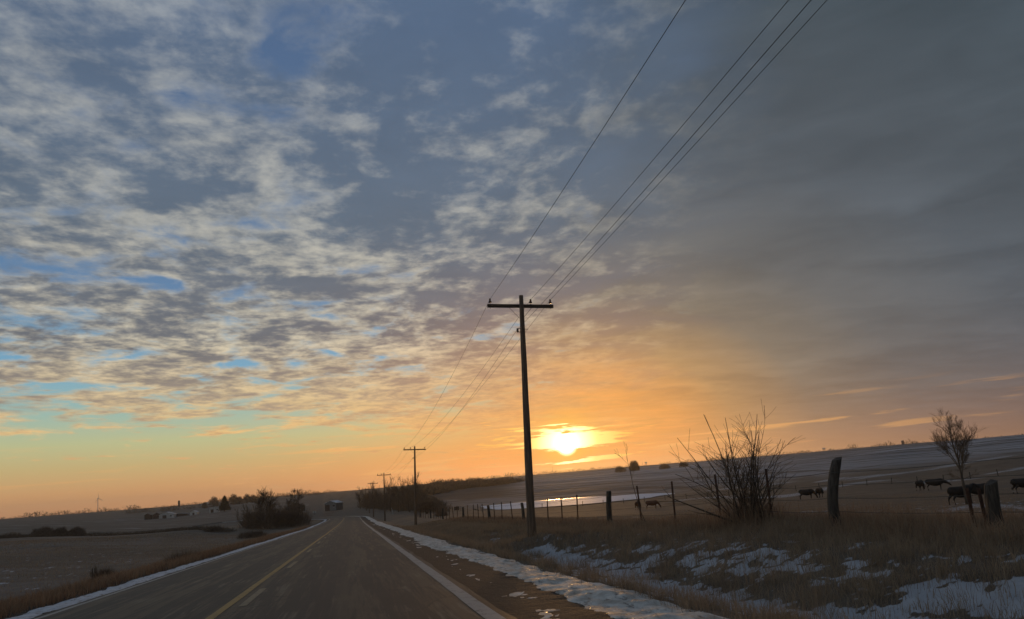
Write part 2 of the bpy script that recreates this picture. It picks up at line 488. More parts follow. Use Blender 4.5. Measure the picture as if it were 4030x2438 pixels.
# ------------------------------------------------------------------ materials
def new_mat(name):
    mt = bpy.data.materials.new(name); mt.use_nodes = True
    nt = mt.node_tree; nt.nodes.clear()
    b = NB(nt)
    bs = b.node('ShaderNodeBsdfPrincipled'); out = b.node('ShaderNodeOutputMaterial')
    b.l.new(bs.outputs[0], out.inputs[0])
    return mt, b, bs
def bump(b, bs, h, strength=.5, dist=.02):
    nd = b.node('ShaderNodeBump'); nd.inputs['Strength'].default_value = strength; nd.inputs['Distance'].default_value = dist
    b.put(nd.inputs['Height'], h); b.l.new(nd.outputs[0], bs.inputs['Normal'])
def objco(b): return b.node('ShaderNodeTexCoord').outputs['Object']
def scaled(b, v, s, o=(0, 0, 0)):
    nd = b.node('ShaderNodeVectorMath', operation='MULTIPLY_ADD'); b.put(nd.inputs[0], v); nd.inputs[1].default_value = s; nd.inputs[2].default_value = o
    return nd.outputs[0]
def simple(name, c1, c2, scale=4.0, stretch=(1, 1, 1), rough=.8, detail=5, bumps=.3, bdist=.01, metal=0.0, lo=.35, hi=.65, spec=.4):
    mt, b, bs = new_mat(name)
    co = scaled(b, objco(b), stretch)
    n = b.noise(co, scale, detail, .6)
    b.put(bs.inputs['Base Color'], b.mix(b.smooth(lo, hi, n), (*c1, 1), (*c2, 1)))
    bs.inputs['Roughness'].default_value = rough
    bs.inputs['Metallic'].default_value = metal
    bs.inputs['Specular IOR Level'].default_value = spec
    if bumps: bump(b, bs, b.noise(co, scale*3, 4, .6), bumps, bdist)
    return mt
M = {}
M['pole_wood'] = simple('weathered pole wood', (.09, .063, .046), (.19, .135, .096), 3, (8, 8, .5), .85)
M['arm_wood'] = simple('weathered crossarm wood', (.05, .036, .028), (.11, .08, .06), 3, (.6, 9, 9), .85)
M['steel'] = simple('dull galvanised steel', (.10, .10, .10), (.18, .17, .16), 20, rough=.55, metal=.6, bumps=.1)
M['brace'] = simple('rusty strap steel', (.06, .045, .035), (.10, .08, .065), 14, rough=.7, metal=.2, bumps=.1)
M['porcelain'] = simple('brown glazed porcelain', (.07, .025, .015), (.09, .035, .02), 6, rough=.25, bumps=0)
M['wire'] = simple('dark weathered conductor', (.05, .05, .05), (.08, .08, .08), 30, rough=.6, metal=.3, bumps=0)
M['fence_wood'] = simple('grey split fence wood', (.035, .030, .025), (.085, .072, .06), 4, (7, 7, .6), .9, bumps=.8, bdist=.02)
M['tpost'] = simple('rusty steel post', (.055, .03, .022), (.11, .055, .035), 9, rough=.75, bumps=.3)
M['bark'] = simple('grey brown bark', (.05, .038, .03), (.11, .085, .065), 5, (4, 4, .8), .9)
M['twig'] = simple('dry twigs', (.10, .072, .05), (.19, .14, .10), 2, rough=.9, bumps=0)
M['cedar'] = simple('dark evergreen needles', (.016, .022, .014), (.04, .05, .028), 3, rough=.9, bumps=0)
M['cow'] = simple('dark cattle coat', (.010, .008, .007), (.028, .020, .016), 3, rough=.75, bumps=.2)
M['cow_red'] = simple('red brown cattle coat', (.05, .018, .010), (.09, .034, .018), 3, rough=.75, bumps=.2)
M['barn_white'] = simple('chalky white boards', (.42, .43, .44), (.58, .58, .58), 1.5, (1, 1, .3), .8)
M['barn_grey'] = simple('galvanised wall sheets', (.11, .125, .14), (.17, .19, .21), 1.2, (4, 4, .2), .5)
M['barn_dark'] = simple('dark weathered boards', (.05, .04, .036), (.10, .08, .07), 2, (3, 3, .4), .85)
M['brick'] = simple('red brown wall', (.10, .06, .05), (.16, .10, .08), 2, rough=.85)
M['roof_snow'] = simple('roof with thin snow', (.34, .36, .40), (.66, .70, .76), .6, rough=.7)
M['roof_dark'] = simple('dark roof', (.05, .05, .052), (.10, .10, .10), 1.5, rough=.7)
M['glass'] = simple('dark window glass', (.02, .022, .026), (.03, .032, .036), 1, rough=.12, bumps=0, spec=.6)
M['white_paint'] = simple('off white paint', (.55, .55, .55), (.7, .7, .7), 2, rough=.5, bumps=0)

def snow_mat(name, gloss=.0, dirt=(.58, .62, .70), clean=(.80, .82, .86)):
    mt, b, bs = new_mat(name)
    co = objco(b)
    n = b.noise(co, 3.5, 6, .62); d = b.noise(scaled(b, co, (1, .45, 1)), 9.0, 5, .65)
    c = b.mix(b.smooth(.35, .65, n), (*dirt, 1), (*clean, 1))
    c = b.mix(b.smooth(.52, .70, d), c, (.17, .14, .115, 1))     # grit thrown by traffic
    b.put(bs.inputs['Base Color'], c)
    b.put(bs.inputs['Roughness'], b.add(.62-gloss*.38, b.mul(b.smooth(.4, .6, n), .18)))
    if gloss > .1 and gloss < .2:                       # little panes of refrozen melt
        ice = b.smooth(.66, .70, b.noise(co, 14, 3, .6))
        rr = b.sub(b.add(.62, b.mul(b.smooth(.4, .6, n), .18)), b.mul(ice, .45)); b.put(bs.inputs['Roughness'], rr)
    bs.inputs['Specular IOR Level'].default_value = .3
    bump(b, bs, b.add(b.noise(co, 9, 6, .65), b.mul(b.noise(co, 38, 3, .6), .6)), 1.0, .04)
    return mt
M['snow_crust'] = snow_mat('crusted snow', .12, (.40, .355, .30), (.70, .67, .62))
M['snow_left'] = snow_mat('old snow', .2, (.44, .47, .53), (.66, .69, .74))

def asphalt_mat():
    mt, b, bs = new_mat('worn asphalt')
    uv = b.node('ShaderNodeUVMap'); uv.uv_map = 'road'
    u, v, _ = b.sep(uv.outputs[0])                 # metres across, metres along
    fine = b.noise(b.comb(b.mul(u, 1), b.mul(v, 1)), 60, 3, .6)
    st = b.noise(b.comb(b.mul(u, 3.2), b.mul(v, .10)), 1.0, 6, .62, .25)
    st2 = b.noise(b.comb(b.mul(u, 9.0), b.mul(v, .35)), 1.0, 4, .6, .2)
    patch = b.noise(b.comb(b.mul(u, .7), b.mul(v, .5)), 1.0, 5, .6)
    across = b.noise(b.comb(b.mul(u, .5), b.mul(v, 2.6)), 1.0, 4, .6)
    base = b.mix(b.smooth(.3, .7, patch), (.014, .0138, .013, 1), (.024, .022, .0195, 1))
    # wheel tracks swept clean, salty dust between them
    tr = None
    for c in (-2.75, -.85, .95, 2.75):
        g = b.gauss(b.sub(u, c+ .0), .36)
        tr = g if tr is None else b.m('MAXIMUM', tr, g)
    dust = b.smooth(.44, .62, b.add(b.add(st, b.mul(b.sub(st2, .5), .5)), b.mul(b.sub(.35, tr), .16)))
    base = b.mix(b.mul(dust, .80), base, (.088, .066, .042, 1))
    fro = b.smooth(.56, .72, b.add(st2, b.mul(b.sub(patch, .5), .5)))
    base = b.mix(b.mul(fro, .65), base, (.15, .125, .095, 1))
    base = b.mix(b.mul(b.smooth(.60, .72, across), .35), base, (.055, .046, .036, 1))
    dark = b.mul(b.gauss(b.sub(u, 1.5), .34), b.smooth(.30, .5, patch))
    base = b.mix(b.mul(dark, .75), base, (.015, .015, .016, 1))
    vo = b.node('ShaderNodeTexVoronoi', feature='DISTANCE_TO_EDGE')
    b.put(vo.inputs['Vector'], b.comb(b.add(u, b.mul(st2, .5)), b.add(b.mul(v, .45), b.mul(patch, .8)))); vo.inputs['Scale'].default_value = .55
    crack = b.mul(b.smooth(.012, .004, vo.outputs['Distance']), b.smooth(.42, .55, patch))
    base = b.mix(b.mul(crack, .8), base, (.008, .008, .008, 1))
    gr_ = b.node('ShaderNodeVectorMath', operation='SCALE'); b.put(gr_.inputs[0], base); b.put(gr_.inputs[3], b.add(.45, b.mul(b.noise(b.comb(u, v), 26, 4, .7), 1.1))); base = gr_.outputs[0]
    b.put(bs.inputs['Base Color'], base)
    b.put(bs.inputs['Roughness'], b.add(.50, b.mul(fine, .25)))
    bs.inputs['Specular IOR Level'].default_value = .16
    bump(b, bs, fine, .35, .006)
    return mt
M['asphalt'] = asphalt_mat()
def paint_mat(name, c, wear):
    mt, b, bs = new_mat(name)
    co = objco(b)
    n = b.noise(co, 5.0, 6, .7)
    n2 = b.noise(co, 40.0, 3, .6)
    b.put(bs.inputs['Base Color'], b.mix(b.smooth(.5, .72, b.add(n, b.mul(b.sub(n2, .5), .4))), (*c, 1), (*wear, 1)))
    bs.inputs['Roughness'].default_value = .7
    return mt
M['line_white'] = paint_mat('dirty white line paint', (.30, .29, .27), (.11, .10, .09))
M['line_yellow'] = paint_mat('yellow line paint', (.33, .205, .045), (.11, .08, .04))
M['line_pale'] = paint_mat('faded yellow dash paint', (.21, .165, .09), (.08, .07, .05))

def land_mat():
    mt, b, bs = new_mat('winter land')
    col = b.node('ShaderNodeVertexColor'); col.layer_name = 'base'
    msk = b.node('ShaderNodeVertexColor'); msk.layer_name = 'mask'
    ms = b.node('ShaderNodeSeparateColor'); b.l.new(msk.outputs[0], ms.inputs[0])
    snow, rows, lrows = ms.outputs[0], ms.outputs[1], ms.outputs[2]
    co = b.node('ShaderNodeNewGeometry').outputs['Position']
    X, Y, Z = b.sep(co)
    c, s_ = math.cos(R(22)), math.sin(R(22))
    u = b.sub(b.mul(X, c), b.mul(Y, s_)); v = b.add(b.mul(X, s_), b.mul(Y, c))
    # tone of the ground cover
    n1 = b.noise(co, .9, 6, .6); n2 = b.noise(b.comb(b.mul(u, .03), b.mul(v, .10)), 1.0, 5, .6)
    f = b.add(.55, b.add(b.mul(n1, .55), b.mul(n2, .55)))
    sc = b.node('ShaderNodeVectorMath', operation='SCALE'); b.put(sc.inputs[0], col.outputs[0]); b.put(sc.inputs[3], f)
    g = sc.outputs[0]
    # snow lying in furrows and along terraces of the far slope
    warp = b.mul(b.sub(b.noise(b.comb(b.mul(u, .006), b.mul(v, .006)), 1, 3), .5), 5.0)
    fur = b.noise(b.comb(b.mul(u, .010), b.mul(v, .13), 3.0), 1.0, 6, .64, .35)
    ter = b.noise(b.comb(b.mul(u, .004), b.add(b.mul(Z, 1.7), warp), 1.0), 1.0, 4, .6, .2)
    fine = b.noise(b.comb(b.mul(u, .05), b.mul(v, .65), 5.0), 1.0, 4, .65)
    sn = b.add(b.add(b.mul(fur, .42), b.mul(ter, .38)), b.mul(fine, .30))
    sn = b.add(b.mul(b.smooth(.50, .58, sn), .90), .10)
    # rows ploughed towards the viewer on the left
    la, lb = math.cos(R(-40)), math.sin(R(-40))
    lu = b.sub(b.mul(X, la), b.mul(Y, lb)); lv = b.add(b.mul(X, lb), b.mul(Y, la))
    lr = b.smooth(.55, .70, b.noise(b.comb(b.mul(lu, .16), b.mul(lv, .010), 2.0), 1.0, 5, .6, .2))
    snowc = b.mix(b.noise(co, 2.0, 5, .6), (.32, .34, .38, 1), (.60, .62, .66, 1))
    amt = b.m('MAXIMUM', b.mul(sn, b.mul(rows, .95)), b.mul(lr, b.mul(lrows, .6)))
    # scraps near by
    sm = b.smooth(.30, .62, b.add(snow, b.mul(b.sub(b.noise(co, 10.0, 6, .75), .5), 1.9)))
    sm = b.mul(sm, b.smooth(.05, .35, snow))
    amt = b.m('MAXIMUM', amt, b.mul(sm, .85))
    b.put(bs.inputs['Base Color'], b.mix(amt, g, snowc))
    bs.inputs['Roughness'].default_value = .85
    bs.inputs['Specular IOR Level'].default_value = .25
    bump(b, bs, b.add(b.noise(co, 4.0, 6, .65), b.mul(b.noise(co, 22.0, 4, .6), .4)), .8, .10)
    return mt
M['land'] = land_mat()
def grass_mat(name, root, tip):
    mt, b, bs = new_mat(name)
    a = b.node('ShaderNodeVertexColor'); a.layer_name = 'tone'
    sc = b.node('ShaderNodeSeparateColor'); b.l.new(a.outputs[0], sc.inputs[0])
    h, t1, t2 = sc.outputs[0], sc.outputs[1], sc.outputs[2]
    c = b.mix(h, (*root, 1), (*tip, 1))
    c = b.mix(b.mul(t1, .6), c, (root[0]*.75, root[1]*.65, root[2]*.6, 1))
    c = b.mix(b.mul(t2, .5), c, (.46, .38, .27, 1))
    b.put(bs.inputs['Base Color'], c)
    bs.inputs['Roughness'].default_value = .8
    bs.inputs['Specular IOR Level'].default_value = .15
    tr = b.node('ShaderNodeBsdfTranslucent'); b.put(tr.inputs[0], c)
    mx = b.node('ShaderNodeMixShader'); mx.inputs[0].default_value = .30
    out = [n for n in b.n if n.type == 'OUTPUT_MATERIAL'][0]
    b.l.new(bs.outputs[0], mx.inputs[1]); b.l.new(tr.outputs[0], mx.inputs[2]); b.l.new(mx.outputs[0], out.inputs[0])
    return mt
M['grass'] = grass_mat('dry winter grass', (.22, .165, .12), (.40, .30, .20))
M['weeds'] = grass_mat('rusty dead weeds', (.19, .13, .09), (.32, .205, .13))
def ice_mat():
    mt, b, bs = new_mat('snowy pond ice')
    co = b.node('ShaderNodeNewGeometry').outputs['Position']
    X, Y, Z = b.sep(co)
    n = b.noise(b.comb(b.mul(X, .05), b.mul(Y, .10)), 1.0, 6, .6, .4)
    wet = b.smooth(.0, 1.0, b.add(b.mul(b.sub(n, .5), 2.6), b.mul(b.sub(Y, 258), .08)))
    b.put(bs.inputs['Base Color'], b.mix(wet, (.62, .67, .75, 1), (.20, .24, .28, 1)))
    b.put(bs.inputs['Roughness'], b.m('MAXIMUM', b.sub(.60, b.mul(wet, .46)), .12))
    b.put(bs.inputs['Specular IOR Level'], b.add(.08, b.mul(wet, .4)))
    bump(b, bs, b.noise(b.comb(b.mul(X, .8), b.mul(Y, .25)), 1.0, 5, .6), .35, .25)
    return mt
M['ice'] = ice_mat()

# ------------------------------------------------------------------ the ground sheet (fine near by, coarse far off)
def build_ground():
    th = np.concatenate([np.arange(-180, -34, 3.0), np.arange(-33, 58, .20), np.arange(60, 180, 3.0)])
    lr = [0.0]
    while math.exp(lr[-1]) < 9000:
        r = math.exp(lr[-1]); lr.append(lr[-1] + (.009 if r < 110 else .014 if r < 400 else .03))
    rr = np.exp(np.array(lr))
    TH, RRg = np.meshgrid(np.radians(th), rr)
    X = RRg*np.sin(TH); Y = RRg*np.cos(TH)
    D, Zr = road_dist(X, Y)
    Z = land_z(X, Y)
    sm = snow_mask(X, Y)
    Z = Z + sm*.012*sst(90, 40, RRg)
    # knoll left of the road end
    nr, nt = X.shape
    V = np.stack([X, Y, Z], -1).reshape(-1, 3)
    i = np.arange(nr-1)[:, None]; j = np.arange(nt)[None, :]; j2 = (j+1) % nt
    F = np.stack(np.broadcast_arrays(i*nt+j, i*nt+j2, (i+1)*nt+j2, (i+1)*nt+j), -1).reshape(-1, 4)
    # inner disc
    c = len(V); V = np.vstack([V, [[0, 0, float(zr(0))-.11]]])
    me = np_mesh('land', V, F, True)
    bmx = bmesh.new(); bmx.from_mesh(me); bmx.verts.ensure_lookup_table()
    for q in range(nt): bmx.faces.new((bmx.verts[c], bmx.verts[(q+1) % nt], bmx.verts[q]))
    bmx.to_mesh(me); bmx.free()
    # base colours
    az = np.degrees(np.arctan2(X, Y)); r = RRg
    C = np.zeros(X.shape+(3,))
    C[:] = (.125, .096, .070)
    n = fbm(X*.05, Y*.05, 4, 77); n3 = fbm(X*.5, Y*.5, 3, 79)
    def lay(w, c):
        w = np.clip(w, 0, 1)[..., None]; C[:] = C*(1-w) + np.array(c)*w
    lay(sst(.42, .62, n)*.7, (.140, .108, .076))
    lay(sst(.5, .3, n3)*.5, (.08, .06, .043))
    lay(sst(-6.5, -7.5, X)*sst(-13, -9, X)*sst(.35, .6, fbm(X*.4, Y*.12, 3, 91)), (.105, .062, .034))          # russet verge on the left
    hill = sst(210, 300, r)*((az > 2) & (az < 120))
    lay(hill*.85, (.085, .068, .052))
    lay(sst(200, 240, r)*(az <= -2)*.9*(az > -120), (.078, .068, .058))
    lay(hill*sst(.50, .62, fbm(X*.004, Y*.011, 4, 95))*.7, (.060, .044, .032))
    # brown wooded flank between road and snow field
    lay(sst(330, 380, r)*sst(900, 700, r)*sst(.5, 2, az)*sst(13.2, 10.0, az+3*(fbm(X*.01, Y*.01, 3, 41)-.5)), (.05, .034, .024))
    # gravel shoulders
    gr = sst(3.45, 3.6, np.abs(D))*sst(5.7, 5.2, np.abs(D)) * (r < 500)
    lay(gr, (.040, .034, .028))
    mask = np.zeros_like(C)
    crk = np.exp(-((r-166-14*np.sin(az*.55)-.5*(az-34))/9.0)**2)*sst(20, 25, az)*sst(75, 60, az)
    crk = np.maximum(crk, np.exp(-((r-222-10*np.sin(az*.4+2))/13.0)**2)*sst(19, 24, az)*sst(75, 60, az)*.9)
    crk = np.maximum(crk, np.exp(-((r-52-5*np.sin(az*.9))/3.5)**2)*sst(34, 38, az)*.8)
    crk = crk*np.clip(3.2*fbm(X*.035, Y*.07, 5, 140, .6)-.95, 0, 1.2)
    mask[..., 0] = np.maximum(sm*(np.abs(D) > 5.2), np.clip(crk-.05, 0, .5))
    rows = hill*sst(205, 245, r)*(.55+.45*sst(.42, .58, fbm(X*.006+3, Y*.006, 3, 99)))*sst(1500, 600, r)
    rows = rows*(1-.85*sst(13.2, 10.5, az)*sst(335, 360, r)*sst(950, 850, r))
    mask[..., 1] = rows*sst(4, 8, az)*(.6+.4*sst(15, 32, az)) + (az < -8)*(az > -60)*sst(24, 40, r)*sst(205, 195, r)*sst(-12, -16, X)*.12*sst(.45, .6, fbm(X*.03, Y*.16, 4, 171))
    mask[..., 2] = (az < -3)*sst(210, 300, r)*sst(1300, 800, r)*(az > -60) + (az < -9)*(az > -40)*sst(40, 90, r)*sst(210, 190, r)*.08
    for nm, A in (('base', C), ('mask', mask)):
        arr = np.vstack([A.reshape(-1, 3), [[.05, .045, .04]] if nm == 'base' else [[0, 0, 0]]])
        vcol(me, nm, arr.astype(np.float32))
    o = link('ground', me, None, M['land'])
    tag(o, kind='structure')
build_ground()

# ------------------------------------------------------------------ road
def strip(name, lo, hi, s0, s1, dz, mat, parent=None, uv=False, cross=2, jitter=0.0, seed=0):
    """a sheet along the road between two lateral offsets from its centre"""
    ss = np.concatenate([[0], np.cumsum(np.hypot(np.diff(_rx), np.diff(_ry)))]) - 60.0
    sel = np.arange(len(ss))[(ss >= s0-1e-6) & (ss <= s1+1e-6)]
    S = np.unique(np.concatenate([[s0], ss[sel], [s1]]))
    px = np.interp(S, ss, _rx); py = np.interp(S, ss, _ry); pz = np.interp(S, ss, ROAD_Z); pa = np.interp(S, ss, ROAD[:, 2])
    lats = np.linspace(lo, hi, cross)
    V = []; UV = []
    for k in range(len(S)):
        for q, l in enumerate(lats):
            jl = l
            if jitter and q in (0, cross-1): jl = l + jitter*(float(fbm(S[k]*.9, q*7.0, 3, seed))-.5)*2
            z = pz[k] + dz + .035*(1-(abs(l)/3.6)**1.6)
            V.append((px[k]+math.cos(pa[k])*jl, py[k]+math.sin(pa[k])*jl, z)); UV.append((l, S[k]))
    n = cross
    F = [(i*n+j, i*n+j+1, (i+1)*n+j+1, (i+1)*n+j) for i in range(len(S)-1) for j in range(n-1)]
    me = mesh(name, V, F, True)
    if uv:
        L = me.uv_layers.new(name='road')
        for lp in me.loops: L.data[lp.index].uv = UV[lp.vertex_index]
    return link(name, me, parent, mat)
road = strip('road', -3.72, 3.78, -60, 560, 0.0, M['asphalt'], uv=True, cross=13, jitter=.06, seed=3)
tag(road, kind='structure')
strip('edge_line', 3.45, 3.66, -40, 140, .0045, M['line_white'], road, jitter=.015, seed=5)
strip('edge_line', 3.48, 3.62, 146, 420, .0045, M['line_white'], road, jitter=.02, seed=6)
strip('edge_line', -3.58, -3.45, -40, 420, .0045, M['line_white'], road, jitter=.015, seed=7)
strip('centre_line', -.20, -.06, -40, 420, .0045, M['line_yellow'], road, jitter=.012, seed=8)
s = 4.2
while s < 150:
    strip('centre_dash', .08, .20, s, s+3.0, .0045, M['line_pale'], road, jitter=.015, seed=int(s)); s += 9.0

# ------------------------------------------------------------------ ploughed snow along the shoulders
def snow_strip(name, c0, w0, th, s0, s1, mat, seed, label, ds=.09, nx=22, bias=0.0):
    S = []
    s = s0
    while s < s1:
        S.append(s); s += max(ds, abs(s)*.010)
    S = np.array(S)
    ss = np.concatenate([[0], np.cumsum(np.hypot(np.diff(_rx), np.diff(_ry)))]) - 60.0
    px = np.interp(S, ss, _rx); py = np.interp(S, ss, _ry); pa = np.interp(S, ss, ROAD[:, 2])
    q = np.linspace(-1.25, 1.25, nx)
    Lw = w0*(.78+.55*fbm(S*.11, S*0+3, 3, seed)); cc = c0 + (fbm(S*.07, S*0+9, 3, seed+5)-.5)*.5
    lat = cc[:, None] + q[None, :]*Lw[:, None]*.5
    X = px[:, None] + np.cos(pa)[:, None]*lat; Y = py[:, None] + np.sin(pa)[:, None]*lat
    SS = np.broadcast_to(S[:, None], X.shape)
    n = fbm(lat*2.6, SS*1.3, 5, seed+9, .6)
    h = th*((1-np.abs(q)[None, :]**2.2)*1.1 + (n-.5)*2.0 + bias)
    n2 = fbm(lat*9, SS*7, 3, seed+19, .6)
    h = h + (n2-.5)*.03
    Z = land_z(X, Y, True) + np.maximum(h, -.05) 
    nr, nc = X.shape
    V = np.stack([X, Y, Z], -1).reshape(-1, 3)
    keep = (h > -.02)
    i = np.arange(nr-1)[:, None]; j = np.arange(nc-1)[None, :]
    F = np.stack(np.broadcast_arrays(i*nc+j, i*nc+j+1, (i+1)*nc+j+1, (i+1)*nc+j), -1)
    k4 = keep[:-1, :-1] | keep[1:, :-1] | keep[:-1, 1:] | keep[1:, 1:]
    F = F[k4]
    o = link(name, np_mesh(name, V, F, True), None, mat)
    tag(o, label, 'snow', kind='stuff')
    return o
snow_strip('snow_bank', 5.45, 1.10, .034, 1.5, 330, M['snow_crust'], 300, 'crusted grey snow bank along the right shoulder of the road', bias=-.12)
snow_strip('snow_bank', -4.45, .62, .034, 4, 300, M['snow_left'], 400, 'thin white snow strip along the left road edge', bias=-.32)
snow_strip('snow_crumbs', 4.5, .8, .03, 2, 120, M['snow_crust'], 500, 'scattered icy scraps on the dark right shoulder', bias=-1.4)

# ------------------------------------------------------------------ frozen pond
def pond():
    a0 = R(POND_AZ); cx, cy = POND_R*math.sin(a0), POND_R*math.cos(a0)
    ux, uy, vx, vy = math.cos(a0), -math.sin(a0), math.sin(a0), math.cos(a0)
    n = 72; pts = []
    for k in range(n):
        a = 2*math.pi*k/n
        f = 1.06 + .07*math.sin(3*a+1) + .04*math.sin(5*a) + .03*math.sin(9*a+2)
        x, y = POND_W*f*math.cos(a), POND_D*f*math.sin(a)
        pts.append((cx+ux*x+vx*y, cy+uy*x+vy*y))
    V = [(cx, cy, POND_Z)]; F = []
    for q in (.35, .7, 1.0): V += [(cx+(p[0]-cx)*q, cy+(p[1]-cy)*q, POND_Z) for p in pts]
    F = [(0, 1+k, 1+(k+1) % n) for k in range(n)]
    for w in (0, 1): F += [(1+w*n+k, 1+(w+1)*n+k, 1+(w+1)*n+(k+1) % n, 1+w*n+(k+1) % n) for k in range(n)]
    tag(link('pond', mesh('pond', V, F, True), None, M['ice']), kind='structure')
pond()

# ------------------------------------------------------------------ utility poles
POLE_H = 8.45
def ring(cx, cy, z, r, n=12, a0=0.0): return [(cx+r*math.cos(a0+2*math.pi*k/n), cy+r*math.sin(a0+2*math.pi*k/n), z) for k in range(n)]
def lathe(mb, base, prof, n=10):
    mb.loft([ring(base[0], base[1], base[2]+z, r, n) for z, r in prof])
ARM_Z = POLE_H-.36
def make_pole(mid_x):
    root = empty('utility_pole')
    mb = MB(); rings = []
    for k in range(15):
        z = -.4+(POLE_H+.4)*k/14; r = .155-.077*max(0, z)/POLE_H
        rings.append([(x+random.uniform(-.006, .006), y+random.uniform(-.006, .006), z) for x, y, _ in ring(0, 0, z, r, 14)])
    mb.loft(rings); mb.build('post', M['pole_wood'], root, True)
    arm = MB().box((0, .135, ARM_Z), (2.44, .09, .116)).build('crossarm', M['arm_wood'], root)
    for sx in (-1, 1):
        MB().bar((sx*.42, .185, ARM_Z-.045), (sx*.06, .10, ARM_Z-.46), .035, .008).build('brace', M['brace'], root)
    for xi in (-1.12, mid_x, 1.115):
        ins = MB(); zb = ARM_Z+.058
        lathe(ins, (xi, .135, zb+.055), [(0, .03), (.005, .055), (.03, .058), (.055, .045), (.075, .028), (.085, .026), (.095, .036), (.115, .036), (.12, .026), (.128, .024), (.135, .034), (.15, .034), (.155, .02)], 12)
        io = ins.build('insulator', M['porcelain'], root, True)
        MB().tube([(xi, .135, zb-.16), (xi, .135, zb+.07)], .011, 6).build('pin', M['steel'], io)
    br = MB()                                     # neutral bracket with spool on the left
    zc = ARM_Z-.92
    br.tube([(-.05, .0, zc+.055), (-.20, .0, zc+.055), (-.215, 0, zc+.04)], .014, 6)
    br.tube([(-.05, .0, zc-.065), (-.20, .0, zc-.065), (-.215, 0, zc-.05)], .014, 6)
    br.tube([(-.18, .0, zc-.085), (-.18, .0, zc+.075)], .010, 6)
    bo = br.build('neutral_bracket', M['brace'], root)
    sp = MB(); lathe(sp, (-.18, 0, zc-.05), [(0, .030), (.006, .040), (.03, .040), (.04, .026), (.055, .026), (.065, .040), (.085, .040), (.09, .03)], 10)
    sp.build('spool', M['porcelain'], bo, True)
    MB().tube([(.05, 0, zc+.04), (.21, 0, zc+.04)], .011, 6).build('through_bolt', M['steel'], root)
    return root
pole_near = make_pole(.38)
pole_far = make_pole(-.45)
POLES = [  # X, Y, lean in degrees, label
    (5.15, -27.0, 0.0, None),
    (5.92, 25.2, 1.9, 'tall brown wooden utility pole with crossarm in front of the setting sun'),
    (6.55, 82.0, 2.2, 'second wooden utility pole, standing alone left of the snowy slope'),
    (5.5, 136.0, 1.2, 'third utility pole, rising out of the dark thicket with a wide crossarm'),
    (4.9, 188.0, 1.0, 'fourth utility pole, left of the third above the thicket'),
    (5.5, 262.0, 0.6, 'right one of the two farthest small utility poles'),
    (5.0, 290.0, 0.4, 'left one of the two farthest small utility poles')]
PINFO = []
usedn = usedf = False
for i, (x, y, lean, lab) in enumerate(POLES):
    z = ground(x, y)
    if i == 1: o = pole_near
    elif i == 2: o = pole_far
    elif i == 0: o = None
    else: o = copy_tree(pole_far)
    mid = .38 if i < 2 else -.45
    mt = Matrix.Translation((x, y, z)) @ Matrix.Rotation(R(lean), 4, 'Y')
    if i == 1: z -= 0.0
    if o is not None:
        o.location = (x, y, z); o.rotation_euler = (0, R(lean), 0)
        tag(o, lab, 'utility pole', 'utility poles along the road')
    PINFO.append([mt @ Vector((xx, yy, zz)) for xx, yy, zz in ((-1.12, .135, ARM_Z+.24), (mid, .135, ARM_Z+.24), (1.115, .135, ARM_Z+.24), (-.215, 0, ARM_Z-.92))])
BACK = [(-.15, 0), (-.3, 0), (-.2, 0), (-.75, .1)]
WL = ['leftmost overhead power wire, tied to the left insulator', 'second overhead power wire from the left, tied beside the pole top',
      'lowest overhead neutral wire, tied to the spool below the crossarm', 'rightmost overhead power wire, tied to the right insulator']
for w, lab in zip((0, 1, 3, 2), WL):
    pts = []; rad = []
    for i in range(len(PINFO)-1):
        a, c = PINFO[i][w].copy(), PINFO[i+1][w].copy()
        if i == 0: a.x += BACK[w][0]; a.z += BACK[w][1]
        sag = (.55, .75, .8, .7, .7, .4)[i] * (.55 if w == 2 else 1)
        n = 28
        for k in range(n + (1 if i == len(PINFO)-2 else 0)):
            t = k/n; p = a.lerp(c, t); p.z -= 4*sag*t*(1-t)
            pts.append(p); rad.append(.0068)
    o = MB().tube(pts, rad, 4).build('power_wire', M['wire'], None)
    tag(o, lab, 'wire', 'overhead wires')

# ------------------------------------------------------------------ pasture fence along the right verge
fence = empty('pasture_fence', (10.3, 16, ground(10.3, 16)))
tag(fence, 'barbed wire fence of steel and old wooden posts along the pasture', 'fence')
inv = Matrix.Translation(fence.location).inverted()
def at_fence(o, x, y, z, lean=(0, 0)):
    o.location = Vector((x, y, z)) - fence.location
    o.rotation_euler = (R(lean[0]), R(lean[1]), random.uniform(0, 6) if False else 0)
tp = MB()
tp.box((0, 0, .62), (.062, .010, 1.46)); tp.box((0, .022, .62), (.008, .036, 1.459))
for k in range(14): tp.box((0, -.007, .2+k*.08), (.02, .008, .03))
tp_me = mesh('t_post', tp.v, tp.f)
tp_me.materials.append(M['tpost'])
def wood_post(h, r, seed, broken=False, crook=0.0):
    rnd = random.Random(seed); rings = []
    nn = 9; bend = rnd.uniform(-.05, .05)
    for k in range(nn):
        t = k/(nn-1); z = -.3 + (h+.3)*t
        rr_ = r*(1.12-.12*t) * (1.25 if k < 2 else 1)
        rings.append([(math.cos(a)*rr_*(1+.10*math.sin(3*a+seed)+rnd.uniform(-.05, .05)) + bend*math.sin(t*3) + crook*(math.sin(t*math.pi*.95)*-.8+t*.35),
                       math.sin(a)*rr_*(1+rnd.uniform(-.06, .06)),
                       z + (rnd.uniform(-.03, .03)+(.05*math.cos(a) if broken else 0) if k == nn-1 else 0)) for a in [2*math.pi*j/11 for j in range(11)]])
    mb = MB(); mb.loft(rings)
    return mesh('wooden_post', mb.v, mb.f)
